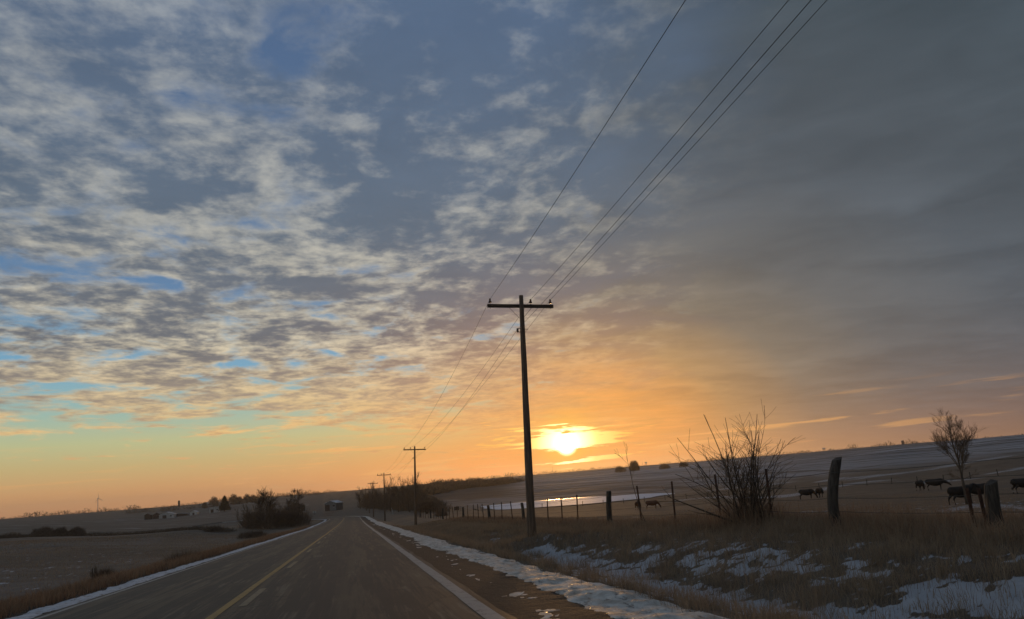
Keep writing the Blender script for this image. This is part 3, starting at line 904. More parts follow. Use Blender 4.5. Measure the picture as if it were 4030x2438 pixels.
FX = lambda y: 10.3 + .12*math.sin(y*.21) + (.0 if y < 60 else -.002*(y-60))
ys = [22.9, 19.8, 17.2, 25.9, 29.6, 34.5, 37.3, 40.1, 45.8, 48.6]
POSTS = []
yy = 52.0
while yy < 128: ys.append(yy); yy += 3.0 + random.uniform(-.35, .35)
WOOD = {29.6: (1.30, .105, 3, 1), 45.8: (1.2, .09, 0, 2)}
tops = []
for i, y in enumerate(sorted(ys)):
    x = FX(y); z = ground(x, y)
    wood = WOOD.get(y) or ((1.2, random.uniform(.07, .11), random.uniform(-4, 4), 10+i) if (y > 50 and i % 5 == 2) else None)
    if wood:
        me = wood_post(wood[0], wood[1], wood[3]); me.materials.append(M['fence_wood'])
        o = link('wooden_post', me, fence); at_fence(o, x, y, z, (random.uniform(-2, 2), wood[2])); POSTS.append((x, y, z))
    else:
        o = link('t_post', tp_me, fence); at_fence(o, x, y, z, (random.uniform(-2, 2), random.uniform(-3, 3))); POSTS.append((x, y, z))
# the two stout old posts in the foreground and the pair of steel posts beside the nearer one
for (x, y, h, r, lean, sd, lab) in ((10.08, 14.35, 1.40, .105, 6.5, 71, 'leaning stout old wooden post'), (10.1, 10.25, .76, .10, -3.0, 72, 'short stout wooden post at the right edge')):
    me = wood_post(h, r, sd, True, .16 if sd == 71 else .03); me.materials.append(M['fence_wood'])
    o = link('wooden_post', me, fence); at_fence(o, x, y, ground(x, y), (0, lean)); o['label'] = lab; POSTS.append((x, y, ground(x, y)))
for (x, y, lx) in ((10.05, 10.65, -3.5), (10.15, 10.5, -4.0)):
    o = link('t_post', tp_me, fence); at_fence(o, x, y, ground(x, y)-.66, (0, lx))
# loose brace rail farther down
bm_ = MB(); bm_.bar((FX(63)-10.3, 63-16, ground(FX(63), 63)-fence.location.z+.85), (FX(66)-10.3, 66-16, ground(FX(66), 66)-fence.location.z+.98), .07, .07); bm_.build('brace_rail', M['fence_wood'], fence)
POSTS.sort(key=lambda p: p[1])
ext = [(10.0, 5.0, ground(10.0, 5.0)), (9.9, 0, ground(9.9, 0))]
line = sorted(ext + POSTS, key=lambda p: p[1])
for h in (.30, .58, .86, 1.12):
    pts = []
    for a, c in zip(line[:-1], line[1:]):
        for k in range(4):
            t = k/4; pts.append((a[0]+(c[0]-a[0])*t-10.3-.04, a[1]+(c[1]-a[1])*t-16, a[2]+(c[2]-a[2])*t+h-.05*4*t*(1-t)*.6-fence.location.z))
    MB().tube(pts, .0055, 3).build('barbed_wire', M['wire'], fence)

# thin fence far down by the creek
ff = empty('creek_fence', at(27, 190)); tag(ff, 'thin far fence of small posts crossing the valley before the snowy slope', 'fence')
fp = MB(); fp.box((0, 0, .55), (.10, .10, 1.3)); fp_me = mesh('fence_post', fp.v, fp.f); fp_me.materials.append(M['fence_wood'])
prevp = None
fwp = []
for k in range(26):
    azz = 8.0 + 38.5*k/25; rr_ = 198 - 52*(k/25)**1.6 + random.uniform(-1, 1)
    p = at(azz, rr_) - ff.location
    o = link('fence_post', fp_me, ff); o.location = p; o.rotation_euler = (R(random.uniform(-4, 4)), R(random.uniform(-4, 4)), 0)
    fwp.append(p+Vector((0, 0, 1.0)))
MB().tube(fwp, .006, 3).build('fence_wire', M['wire'], ff)

# ------------------------------------------------------------------ bare trees and shrubs
def grow(rnd, p, d, length, rad, level, maxlevel, out, spread=.5, up_=.12, kids=(3, 5), shrink=.62, wob=.12):
    n = max(3, int(4 + length*.6)) if level < 2 else 3
    pts = [Vector(p)]; rads = [rad]; d = Vector(d).normalized()
    for k in range(n):
        d = (d + Vector((rnd.uniform(-wob, wob), rnd.uniform(-wob, wob), rnd.uniform(-wob, wob)+up_*.35))).normalized()
        pts.append(pts[-1] + d*length/n); rads.append(rad*(1-.72*(k+1)/n))
    out.append((level, pts, rads))
    if level >= maxlevel: return
    nk = rnd.randint(*kids)
    for q in range(nk):
        t = rnd.uniform(.30 if level else .38, 1.0); i = min(n-1, int(t*n)); f = t*n-i
        bp = pts[i].lerp(pts[i+1], f); bd = (pts[i+1]-pts[i]).normalized()
        a = rnd.uniform(0, 6.283); side = bd.orthogonal().normalized()
        side = Matrix.Rotation(a, 3, bd) @ side
        nd = (bd + side*spread*rnd.uniform(.6, 1.4) + Vector((0, 0, up_))).normalized()
        grow(rnd, bp, nd, length*shrink*rnd.uniform(.7, 1.15), max(.004, rads[i]*.62), level+1, maxlevel, out, spread, up_, kids, shrink, wob)
def tubes(lst, minr=0.0):
    mb = MB()
    for lv, pts, rads in lst:
        mb.tube(pts, [max(minr, r) for r in rads], 7 if lv == 0 else 5 if lv == 1 else 3, cap=(lv < 1))
    return mb
def bare_tree(name, loc, h, seed, label, cat='tree', group=None, tr=.022, minr=.01, maxlevel=4, spread=.55, kids=(4, 6), trunk=.45, shrink=.60, parts=('trunk', 'crown'), lean=(0, 0), up_=.15):
    rnd = random.Random(seed)
    out = []
    grow(rnd, (0, 0, -.1), (lean[0], lean[1], 1), h*.78, h*tr, 0, maxlevel, out, spread, up_, kids, shrink)
    root = empty(name, loc)
    tubes([o for o in out if o[0] == 0], minr).build(parts[0], M['bark'], root, True)
    tubes([o for o in out if o[0] > 0], minr).build(parts[1], M['twig'], root)
    tag(root, label, cat, group)
    return root
# slim bare tree in the pasture on the right
def pasture_tree():
    rnd = random.Random(5); out = []
    grow(rnd, (0, 0, -.1), (-.03, 0, 1), 3.7, .13, 0, 0, out, wob=.03)
    trunk = out[:]
    tp_, td = out[0][1], out[0][1][-1]
    cr = []
    for q in range(11):
        a = q*6.283*3/11+rnd.uniform(-.3, .3); tl = rnd.uniform(.62, 1.0)
        i = int(tl*(len(tp_)-1)); i = min(i, len(tp_)-1)
        grow(rnd, tp_[i], (math.cos(a)*.46, math.sin(a)*.46, 1), rnd.uniform(1.5, 2.7), .040, 1, 4, cr, .58, .16, (5, 7), .52, .10)
    for q in range(10):
        a = q*6.283/10; i = int(len(tp_)*rnd.uniform(.45, .75))
        grow(rnd, tp_[i], (math.cos(a), math.sin(a), .25), rnd.uniform(.7, 1.2), .022, 2, 4, cr, .5, .1, (4, 6), .55, .14)
    root = empty('bare_tree', at(43.0, 62.0))
    tubes(trunk, .02).build('trunk', M['bark'], root, True)
    tubes(cr, .005).build('crown', M['twig'], root)
    tag(root, 'slim bare tree with upright fan crown behind grazing cattle', 'tree')
pasture_tree()
# many-stemmed bare bush at the fence
def fan_bush():
    rnd = random.Random(9); st = []; tw = []
    for q in range(30):
        a = rnd.uniform(0, 6.283); lean = rnd.uniform(.05, .85)
        L = rnd.uniform(1.5, 2.9)*(1.1-.30*lean)
        d = Vector((math.cos(a)*lean*.95, math.sin(a)*lean*.7, 1))
        grow(rnd, (rnd.uniform(-.28, .28), rnd.uniform(-.25, .25), -.05), d, L, rnd.uniform(.010, .022), 1, 1, st, wob=.13, up_=.05)
        base = st[-1]
        for k in range(rnd.randint(4, 7)):
            i = rnd.randint(1, len(base[1])-2); bd = (base[1][i+1]-base[1][i]).normalized()
            side = Matrix.Rotation(rnd.uniform(0, 6.28), 3, bd) @ bd.orthogonal().normalized()
            grow(rnd, base[1][i], bd+side*.7, L*rnd.uniform(.18, .38), .008, 2, 3, tw, .6, .05, (3, 5), .55, .12)
    # two low boughs and tall whips
    for (dx, dy, L, r) in ((-1.5, .2, 1.9, .035), (.9, .3, 1.6, .03), (-.28, 0, 3.25, .020), (-.22, .1, 3.05, .018), (.16, .05, 3.1, .020), (-.85, .1, 2.9, .018), (.02, .2, 2.7, .018), (.5, 0, 2.5, .016)):
        grow(rnd, (dx*.08, dy*.08, 0), (dx, dy, .9 if abs(dx) > 1.2 else 1.25), L, r, 1, 2, st, .6, .06, (4, 6), .30, .07)
    b_ = empty('bare_bush', at(29.25, 20.3)); b_.scale = (1.2, 1.1, .92)
    for q in st:
        if q[0] == 1: tubes([q], .0045).build('stem', M['bark'], b_)
    tag(tubes([q for q in st if q[0] > 1]+tw, .0032).build('twigs', M['twig'], b_), kind='stuff')
    # matted dead growth round the foot
    V, F, T = blades(1500, lambda n: (rng.normal(0, .42, n), rng.normal(0, .36, n)), .3, .9, .008, 0.5)
    me = np_mesh('undergrowth', V, F); vcol(me, 'tone', T); tag(link('undergrowth', me, b_, M['weeds']), kind='stuff')
    tag(b_, 'large leafless bush of many thin stems at the pasture fence', 'bush')
def blades(n, sampler, h0, h1, w, bend=.5, zf=None, hscale=None):
    """n grass blades: quad + tip triangle each; returns verts, tri faces, tone"""
    x, y = sampler(n); n = len(x)
    a = rng.uniform(0, 2*np.pi, n); h = rng.uniform(h0, h1, n)
    if hscale is not None: h = h*hscale(x, y)
    ww = w*rng.uniform(.6, 1.3, n) if np.isscalar(w) else w
    z = np.zeros(n) if zf is None else zf(x, y)
    fa = rng.uniform(0, 2*np.pi, n); bd = rng.uniform(.05, bend, n)*h
    cx, sx = np.cos(a)*ww*.5, np.sin(a)*ww*.5
    lx, ly = np.cos(fa)*bd, np.sin(fa)*bd
    V = np.stack([
        np.stack([x-cx, y-sx, z-.03], 1), np.stack([x+cx, y+sx, z-.03], 1),
        np.stack([x+lx*.35-cx*.8, y+ly*.35-sx*.8, z+h*.55], 1), np.stack([x+lx*.35+cx*.8, y+ly*.35+sx*.8, z+h*.55], 1),
        np.stack([x+lx, y+ly, z+h*(1-.25*bd/h)], 1)], 1).reshape(-1, 3)
    o = (np.arange(n)*5)[:, None]
    F = np.concatenate([o+np.array([0, 1, 3]), o+np.array([0, 3, 2]), o+np.array([2, 3, 4])], 1).reshape(-1, 3)
    t1, t2 = rng.uniform(0, 1, n), rng.uniform(0, 1, n)**2
    T = np.zeros((n, 5, 3), np.float32)
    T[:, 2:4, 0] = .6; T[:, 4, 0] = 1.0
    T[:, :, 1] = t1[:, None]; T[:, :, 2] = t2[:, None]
    return V, F, T.reshape(-1, 3)
fan_bush()
# sapling by the fence under the sun
bare_tree('sapling', at(21.9, 27.2), 3.3, 14, 'thin leafless sapling beside a fence post right of the sun', 'sapling', minr=.004, tr=.005, maxlevel=2, kids=(3, 5), shrink=.32, parts=('stem', 'twigs'), lean=(-.28, 0))

# left: tree over dark scrub beside the road
def twig_cloud(n, centre, size, w, l0, l1, flat_bottom=True, seed=1, dome=True):
    """n loose twig triangles filling a rounded volume (local coords)"""
    g = np.random.default_rng(seed)
    u = g.uniform(-1, 1, (n*3, 3)); u[:, 2] = g.uniform(0, 1, n*3)
    lump = .72 + .5*fbm(u[:, 0]*2.2+seed, u[:, 1]*2.2, 3, seed)
    keep = (u[:, 0]**2+u[:, 1]**2+(u[:, 2]**2 if dome else 0)) < lump**2
    u = u[keep][:n]; n = len(u)
    p = u*np.array(size) + np.array(centre)
    d = g.normal(0, .5, (n, 3)); d[:, 2] = np.abs(d[:, 2])+.5; d += u*.5
    d /= np.linalg.norm(d, axis=1)[:, None]
    L = g.uniform(l0, l1, n)[:, None]
    s_ = np.cross(d, g.normal(0, 1, (n, 3))); s_ /= np.linalg.norm(s_, axis=1)[:, None]+1e-6
    V = np.stack([p-s_*w*.5, p+s_*w*.5, p+d*L], 1).reshape(-1, 3)
    F = np.arange(n*3).reshape(-1, 3)
    return V, F
def scrub(name, loc, size, n, w, l, seed, label, cat='bush', group=None, mat='twig', stems=7):
    root = empty(name, loc)
    V, F = twig_cloud(n, (0, 0, 0), size, w, l*.5, l*1.3, seed=seed)
    tag(link('twigs', np_mesh('twigs', V, F), root, M[mat]), kind='stuff')
    mb = MB(); rnd = random.Random(seed)
    for k in range(stems):
        a = rnd.uniform(0, 6.28); q = rnd.uniform(0, .5)
        mb.tube([(math.cos(a)*q*size[0], math.sin(a)*q*size[1], -.2), (math.cos(a)*q*size[0]*1.3, math.sin(a)*q*size[1]*1.3, size[2]*.75)], [size[2]*.014, size[2]*.006], 4)
    tag(mb.build('stems', M['bark'], root), kind='stuff')
    if size[2] > 3:
        out = []
        for k in range(13):
            a = rnd.uniform(0, 6.28); q = rnd.uniform(.1, .85)
            grow(rnd, (math.cos(a)*q*size[0], math.sin(a)*q*size[1], 0), (math.cos(a)*.25, math.sin(a)*.25, 1), size[2]*rnd.uniform(.75, 1.15), size[2]*.011, 1, 3, out, .5, .2, (4, 6), .5, .08)
        tag(tubes(out, .022).build('branches', M['twig'], root), kind='stuff')
    tag(root, label, cat, group)
    return root
scrub('scrub_bush', at(-5.95, 172), (4.6, 4, 3.7), 3200, .036, 2.2, 41, 'tall dark leafless scrub left of the road under a spreading tree')
scrub('scrub_bush', at(-4.35, 176), (4.4, 3.6, 3.5), 3000, .036, 2.2, 42, 'dark leafless scrub nearest the left road edge before the bend')
scrub('scrub_bush', at(-7.1, 178), (2.4, 3, 3.1), 1600, .036, 1.8, 43, 'smaller dark scrub at the left end of the roadside clump')
bare_tree('bare_tree', at(-6.1, 182), 6.4, 23, 'spreading bare tree rising above the dark scrub left of the road', minr=.022, maxlevel=3, spread=.8, kids=(8, 11), shrink=.62)
bare_tree('bare_tree', at(-4.4, 190), 5.6, 24, 'low bare tree right of the spreading one, fuzzing over the scrub', minr=.022, maxlevel=4, spread=.7, kids=(4, 6))
# right of the bend: dense thicket with bare trees above it
def thicket():
    Vs = []; Fs = []; k = 0
    g = np.random.default_rng(3)
    spots = []
    for q in range(70):
        t = g.uniform(0, 1)
        azz = 0.9 + 5.6*t + g.normal(0, .2); rr_ = 318 - 150*t + g.uniform(0, 60)
        h = 4.2+3.4*g.uniform(0, 1)
        h *= 1.0 if azz < 4.2 else max(.45, 1-(azz-4.2)*.28)
        x, y = rr_*math.sin(R(azz)), rr_*math.cos(R(azz))
        if x < 9.5 and y < 250: x = 9.5 + g.uniform(0, 6)
        if y > 250 and x < 5: x = 6 + g.uniform(0, 6)
        V, F = twig_cloud(900, (0, 0, 0), (3.6, 3.6, h), .06, .6, 1.7, seed=100+q)
        Vs.append(V+np.array([x, y, ground(x, y)-.2])); Fs.append(F+k); k += len(V)
    o = link('roadside_thicket', np_mesh('roadside_thicket', np.vstack(Vs), np.vstack(Fs)), None, M['twig'])
    tag(o, 'dense dark leafless thicket right of the bend', 'thicket', kind='stuff')
thicket()
TLAB = 'bare tree standing in the dark thicket right of the bend'
tmaster = bare_tree('bare_tree', (0, 0, 0), 9.0, 61, TLAB, group='trees of the thicket', minr=.025, maxlevel=3, spread=.6, kids=(6, 8))
tmaster2 = bare_tree('bare_tree', (0, 0, 0), 8.0, 66, TLAB, group='trees of the thicket', minr=.025, maxlevel=3, spread=.8, kids=(6, 8))
spots = [(1.6, 300, .9), (2.3, 285, .85), (2.75, 262, 1.0), (3.35, 235, 1.12), (3.75, 248, .95), (4.15, 222, 1.0), (4.7, 214, .92), (5.2, 206, .80), (.55, 330, .8), (1.05, 322, .9)]
for i, (azz, rr_, sc) in enumerate(spots):
    o = (tmaster if i == 0 else tmaster2 if i == 1 else copy_tree(tmaster if i % 2 == 0 else tmaster2))
    sc *= .86
    o.location = at(azz, rr_); o.rotation_euler = (0, 0, i*1.3); o.scale = (sc, sc, sc)
    k = sorted(q[0] for q in spots).index(azz)
    o['label'] = ('leftmost', 'second', 'third', 'fourth', 'fifth', 'sixth', 'seventh', 'eighth', 'ninth', 'rightmost')[k] + (' bare tree in the dark thicket right of the bend' if k in (0, 9) else ' bare tree from the left in the dark thicket right of the bend')
# round dark tree on the edge of the snow field
def round_tree(name, loc, w, h, trunk_h, seed, label, mat='twig', n=4000, tw=.06, group=None, cat='tree'):
    root = empty(name, loc)
    MB().tube([(0, 0, -.2), (0, 0, trunk_h+h*.3)], [w*.06, w*.035], 7).build('trunk', M['bark'], root, True)
    V, F = twig_cloud(n, (0, 0, trunk_h), (w*.5, w*.5, h), tw, h*.12, h*.30, seed=seed)
    V2, F2 = twig_cloud(n//3, (0, 0, 0), (w*.48, w*.48, h*.18), tw, h*.1, h*.22, seed=seed+1)
    V2[:, 2] = trunk_h - V2[:, 2]
    link('crown', np_mesh('crown', np.vstack([V, V2]), np.vstack([F, F2+len(V)])), root, M[mat])
    tag(root, label, cat, group)
    return root
round_tree('round_tree', at(5.45, 172), 4.0, 2.0, .9, 81, 'low round dark tree with short trunk before the snowy field', n=4500)
round_tree('round_tree', at(21.4, 700), 9.4, 8.2, .5, 82, 'round dark tree on the skyline right of the sun', mat='cedar', n=5000, tw=.12)
round_tree('round_tree', at(20.3, 690), 10.5, 5.2, .3, 83, 'low wide bush beside the round skyline tree', n=3500, tw=.10)
round_tree('round_tree', at(23.6, 640), 9.5, 4.2, .3, 84, 'first of two hazy low bushes on the slope left of the fan bush', n=3000, tw=.10)
round_tree('round_tree', at(25.0, 650), 8.5, 3.8, .3, 85, 'second of two hazy low bushes on the slope, nearer the fan bush', n=3000, tw=.10)
# left middle distance
for i, (azz, rr_, w, h, lab) in enumerate(((-19.9, 262, 7.0, 3.4, 'largest dark bush at the far edge of the left field'), (-21.6, 258, 8.0, 2.4, 'dark bush at the left picture edge beyond the field'),
        (-18.9, 266, 5.0, 3.0, 'dark bush right of the largest one beyond the left field'), (-18.0, 270, 5.4, 2.8, 'rightmost and palest bush of the row beyond the left field'))):
    round_tree('field_bush', at(azz, rr_), w, h, .2, 90+i, lab, n=3500, tw=.07, group='bushes beyond the left field', cat='bush')
scrub('small_shrub', at(-16.3, 46), (.5, .4, .42), 700, .014, .35, 120, 'small dark shrub alone in the left field')
scrub('small_shrub', at(-16.9, 37), (.22, .2, 1.2), 260, .010, .35, 121, 'tall thin dead weed stalk in the left field')
scrub('small_shrub', at(-11.5, 42), (.9, .6, .36), 900, .014, .4, 122, 'rusty brown shrub on the left verge beside the snow strip', mat='twig')
scrub('small_shrub', at(-7.1, 120), (2.2, 1.5, .8), 1500, .03, .7, 123, 'wide low shrub on the left verge before the roadside clump')
scrub('small_shrub', at(-9.6, 150), (1.8, 1.5, .9), 1300, .03, .7, 124, 'low shrub on the dark edge of the left field')
scrub('small_shrub', at(6.55, 118), (1.1, 1.0, .8), 1800, .025, .4, 125, 'low dark shrub in the pasture behind the far fence posts')
# field edge hedge on the left (dark line)
def field_edge():
    Vs = []; Fs = []; k = 0
    g = np.random.default_rng(8)
    for q in range(120):
        azz = -24 + 15.5*q/119; rr_ = 203 - 50*(q/119)**1.2 + g.uniform(-2, 2)
        p = at(azz, rr_)
        V, F = twig_cloud(120, (0, 0, 0), (1.6, 1.6, .5+.35*g.uniform()), .05, .2, .5, seed=200+q)
        Vs.append(V+np.array(p)); Fs.append(F+k); k += len(V)
    o = link('field_edge_weeds', np_mesh('field_edge_weeds', np.vstack(Vs), np.vstack(Fs)), None, M['twig'])
    tag(o, 'dark strip of dead weeds along the far edge of the left field', 'weeds', kind='stuff')
field_edge()
# far woods along the skyline and on the brown flank
def far_woods(name, spec, label, seed, n_each=60):
    Vs = []; Fs = []; k = 0; g = np.random.default_rng(seed)
    for (a0, a1, r0, r1, cnt, h0, h1) in spec:
        for q in range(cnt):
            azz = a0+(a1-a0)*(q+g.uniform(0, 1))/cnt; rr_ = r0+(r1-r0)*(q/cnt)+g.uniform(-.03, .03)*r0
            hh = (h0+(h1-h0)*g.uniform()**2)*(.4+1.1*float(fbm(azz*1.3, 3.3, 3, seed)))
            p = at(azz, rr_)
            V, F = twig_cloud(n_each, (0, 0, -.5), (hh*g.uniform(.9, 2.2), hh, hh), hh*.10, hh*.2, hh*.5, seed=int(seed*1000+q))
            Vs.append(V+np.array(p)); Fs.append(F+k); k += len(V)
    o = link(name, np_mesh(name, np.vstack(Vs), np.vstack(Fs)), None, M['twig'])
    tag(o, label, 'woodland', kind='stuff')
far_woods('brown_woodland', [(4.6, 12.8, 420, 640, 150, 3.0, 5.5), (3.5, 10.0, 520, 720, 90, 3.5, 6)], 'brown leafless wood covering the slope behind the second utility pole', 5, 90)
far_woods('skyline_woods', [(-26, -1, 1500, 1500, 150, 3, 9), (-15, -2, 1150, 1000, 60, 3, 8), (8, 26, 3600, 3600, 120, 5, 16), (26, 50, 2600, 2600, 110, 5, 15), (33, 48, 1600, 1500, 50, 2, 7)], 'far hedges and woods along the skyline', 6, 60)
# single trees on the skyline near the left farm
DT = ('far bare tree on the left skyline behind the farm buildings', 'trees behind the farm')
d1 = round_tree('far_tree', at(-9.6, 900), 12, 9, 2.5, 131, DT[0], n=900, tw=.35, group=DT[1])
d1['label'] = 'largest round bare tree on the left skyline, left of the dark evergreen'
for azz, rr_, sc, lb in ((-8.3, 880, .95, 'wide bare tree on the skyline directly right of the dark evergreen'), (-7.9, 860, .7, 'low bare tree between two wider ones right of the dark evergreen'), (-10.2, 930, .6, 'smallest bare skyline tree beside the pale hill house'), (-7.0, 840, .7, 'bare skyline tree touching the roadside scrub from the left'), (-7.4, 870, .8, 'second bare skyline tree left of the roadside scrub')):
    c = copy_tree(d1); c.location = at(azz, rr_); c.scale = (sc, sc, sc); c['label'] = lb
def cedar(loc, h, w, seed, label):
    root = empty('cedar_tree', loc)
    MB().tube([(0, 0, -.3), (0, 0, h*.5)], [w*.06, w*.03], 6).build('trunk', M['bark'], root)
    V = []; F = []; k = 0
    for q in range(6):
        t = q/5; v, f = twig_cloud(700, (0, 0, h*(.06+.62*t)), (w*.55*(1-.75*t), w*.55*(1-.75*t), h*.33), .3, h*.08, h*.16, seed=seed+q)
        V.append(v); F.append(f+k); k += len(v)
    link('crown', np_mesh('crown', np.vstack(V), np.vstack(F)), root, M['cedar'])
    tag(root, label, 'tree')
cedar(at(-8.9, 640), 11.5, 8.5, 140, 'dark evergreen right of the pale grey farm building')

# ------------------------------------------------------------------ cattle
def cow_mesh(name, pose, seed):
    rnd = random.Random(seed); mb = MB()
    def ell(x, zc, ry, rz, n=14): return [(x, ry*math.cos(2*math.pi*k/n)*(1-.12*max(0, math.sin(2*math.pi*k/n))), zc+rz*math.sin(2*math.pi*k/n)) for k in range(n)]
    mb.loft([ell(-.98, 1.05, .06, .10), ell(-.92, 1.02, .20, .24), ell(-.75, 1.0, .29, .33), ell(-.45, .95, .33, .37), ell(-.1, .90, .37, .42), ell(.25, .90, .36, .42),
             ell(.5, .95, .31, .41), ell(.72, 1.0, .24, .36), ell(.86, 1.02, .15, .25), ell(.93, 1.03, .08, .14)])
    if pose == 'graze': neck = [(.70, 0, 1.08), (1.0, 0, .85), (1.22, 0, .55)]; head = [(1.15, 0, .62), (1.28, 0, .42), (1.36, 0, .20), (1.39, 0, .08)]
    elif pose == 'low': neck = [(.70, 0, 1.08), (1.05, 0, .95), (1.32, 0, .78)]; head = [(1.25, 0, .86), (1.45, 0, .70), (1.62, 0, .52), (1.68, 0, .45)]
    else: neck = [(.68, 0, 1.08), (.98, 0, 1.18), (1.2, 0, 1.30)]; head = [(1.12, 0, 1.36), (1.34, 0, 1.30), (1.56, 0, 1.18), (1.64, 0, 1.13)]
    mb.tube(neck, [.27, .20, .15], 10); mb.tube(head, [.125, .135, .085, .06], 10)
    hx = Vector(head[0]).lerp(Vector(head[1]), .15)
    for s_ in (-1, 1): mb.tube([hx, hx+Vector((-.05, s_*.16, .06)), hx+Vector((-.08, s_*.27, .02))], [.035, .05, .02], 6)
    for s_ in (-1, 1):
        fo = rnd.uniform(-.10, .12)
        mb.tube([(.56, s_*.17, .92), (.58+fo*.3, s_*.18, .62), (.58+fo*.6, s_*.17, .40), (.57+fo, s_*.17, .10), (.60+fo, s_*.17, .0)], [.15, .085, .065, .048, .07], 8)
        ho = rnd.uniform(-.12, .12)
        mb.tube([(-.70, s_*.17, .95), (-.62+ho*.3, s_*.20, .68), (-.82+ho*.6, s_*.18, .45), (-.80+ho, s_*.17, .10), (-.77+ho, s_*.17, .0)], [.20, .13, .07, .05, .07], 8)
    mb.tube([(-.96, 0, 1.20), (-1.04, 0, 1.0), (-1.03, .02, .6), (-1.02, .02, .40)], [.045, .03, .025, .045], 6)
    me = mesh(name, mb.v, mb.f)
    tmp = bpy.data.objects.new('tmp', me); COL.objects.link(tmp)
    rm = tmp.modifiers.new('r', 'REMESH'); rm.mode = 'VOXEL'; rm.voxel_size = .034; rm.use_smooth_shade = True
    sm_ = tmp.modifiers.new('s', 'SMOOTH'); sm_.iterations = 4; sm_.factor = .4
    dg = bpy.context.evaluated_depsgraph_get(); dg.update()
    res = bpy.data.meshes.new_from_object(tmp.evaluated_get(dg))
    bpy.data.objects.remove(tmp); res.name = name
    return res
cow_g = cow_mesh('cow', 'graze', 1); cow_s = cow_mesh('cow', 'stand', 2); cow_l = cow_mesh('cow', 'low', 3); cow_g2 = cow_mesh('cow', 'graze', 4)
CG = 'cattle in the right pasture'
# bearing, range, mesh, heading of its nose (degrees right of the road), scale, material, label
for azz, rr_, me, hd, sc, mt_, lab in (
    (42.7, 62.5, cow_s, 92, .98, 'cow', 'nearest dark cow, standing side-on below the slim bare tree'),
    (43.7, 70.0, cow_g2, 118, 1.0, 'cow', 'dark cow with lowered head overlapping the nearest cow'),
    (46.2, 84, cow_g, 108, 1.05, 'cow', 'dark cow cut by the right picture edge'),
    (41.35, 118, cow_l, 132, 1.15, 'cow', 'dark grazing cow side-on, left of the slim bare tree'),
    (40.45, 121, cow_g, 60, 1.1, 'cow', 'dark cow seen from behind beside the side-on grazing cow'),
    (33.3, 122, cow_g2, 110, 1.1, 'cow', 'dark grazing cow right of the fan bush'),
    (34.15, 124, cow_l, 52, 1.1, 'cow', 'dark cow seen from behind next to the leaning fence post'),
    (21.35, 138, cow_g, 40, 1.1, 'cow_red', 'red brown cow seen from behind near the pond'),
    (22.4, 136, cow_g2, 118, 1.1, 'cow_red', 'red brown cow side-on right of the one near the pond')):
    me2 = me.copy(); me2.materials.clear(); me2.materials.append(M[mt_])
    o = link('cow', me2); o.location = at(azz, rr_, -.02); o.rotation_euler = (0, 0, R(90-hd)); o.scale = (sc, sc, sc)
    tag(o, lab, 'cow', CG)

# ------------------------------------------------------------------ farm buildings
def building(name, loc, w, d, h, rh, rz, wall, roof, label, doors=(), windows=(), cat='barn', over=.25):
    """gable house: ridge along local Y, gable faces -Y. doors/windows: (x, z0, w, h) on the gable front"""
    root = empty(name, loc, rz)
    mb = MB(); z0 = -1.2
    v = [(-w/2, -d/2, z0), (w/2, -d/2, z0), (w/2, -d/2, h), (0, -d/2, h+rh), (-w/2, -d/2, h)]
    v += [(x, d/2, z) for x, _, z in v]
    mb.add(v, [(0, 1, 2, 3, 4), (9, 8, 7, 6, 5), (0, 5, 6, 1), (1, 6, 7, 2), (0, 4, 9, 5)])
    mb.build('wall', M[wall], root)
    t = .14
    for s_ in (-1, 1):
        r_ = MB(); ex = w/2+over; ez = h - rh*over/(w/2)
        a = [(0, -d/2-over, h+rh+.02), (s_*ex, -d/2-over, ez+.02), (s_*ex, d/2+over, ez+.02), (0, d/2+over, h+rh+.02)]
        b2 = [(x, y, z+t) for x, y, z in a]
        r_.add(a+b2, [(0, 1, 2, 3), (4, 7, 6, 5), (0, 4, 5, 1), (1, 5, 6, 2), (2, 6, 7, 3), (3, 7, 4, 0)])
        r_.build('roof', M[roof], root)
    for x, zb, ww, hh in doors:
        MB().box((x, -d/2-.03, zb+hh/2), (ww, .08, hh)).build('door', M['barn_dark'], root)
    for x, zb, ww, hh in windows:
        wo = MB().box((x, -d/2-.02, zb+hh/2), (ww, .06, hh)).build('window', M['glass'], root)
        MB().box((x, -d/2-.04, zb-.06), (ww+.2, .12, .1)).build('sill', M['white_paint'], wo)
    tag(root, label, cat)
    return root
building('barn', at(-12.55, 700), 11.5, 16, 3.0, 1.9, R(6), 'barn_white', 'roof_snow', 'white gabled barn with a dark door beyond the left field', [(-1.6, 0, 3, 2.5)], [(3.2, 1.2, 1.2, .9)])
building('shed', at(-10.85, 690), 5.6, 7, 2.1, 1.4, R(-4), 'barn_white', 'roof_snow', 'small pale shed right of the white gabled barn', [(0, 0, 1.6, 1.8)], [], 'shed')
building('metal_barn', at(-9.55, 660), 7.6, 9, 4.2, .35, R(8), 'barn_white', 'roof_snow', 'pale flat-roofed farm building left of the dark evergreen', [(-1.8, 0, 2.2, 2.6)], [(2, 1.8, 1, .8)])
building('dark_barn', at(-13.75, 690), 4.6, 6, 3.6, 1.2, R(0), 'barn_dark', 'roof_dark', 'small dark barn at the left end of the farm', [(0, 0, 1.8, 2.2)], [])
building('farmhouse', at(-13.2, 700), 6.2, 6, 3.2, 1.6, R(3), 'brick', 'roof_dark', 'brown farmhouse between the dark barn and the white barn', [(-1.6, 0, 1, 2)], [(1.2, 1, 1, 1.1), (0, 3.2, .8, .8)], 'house')
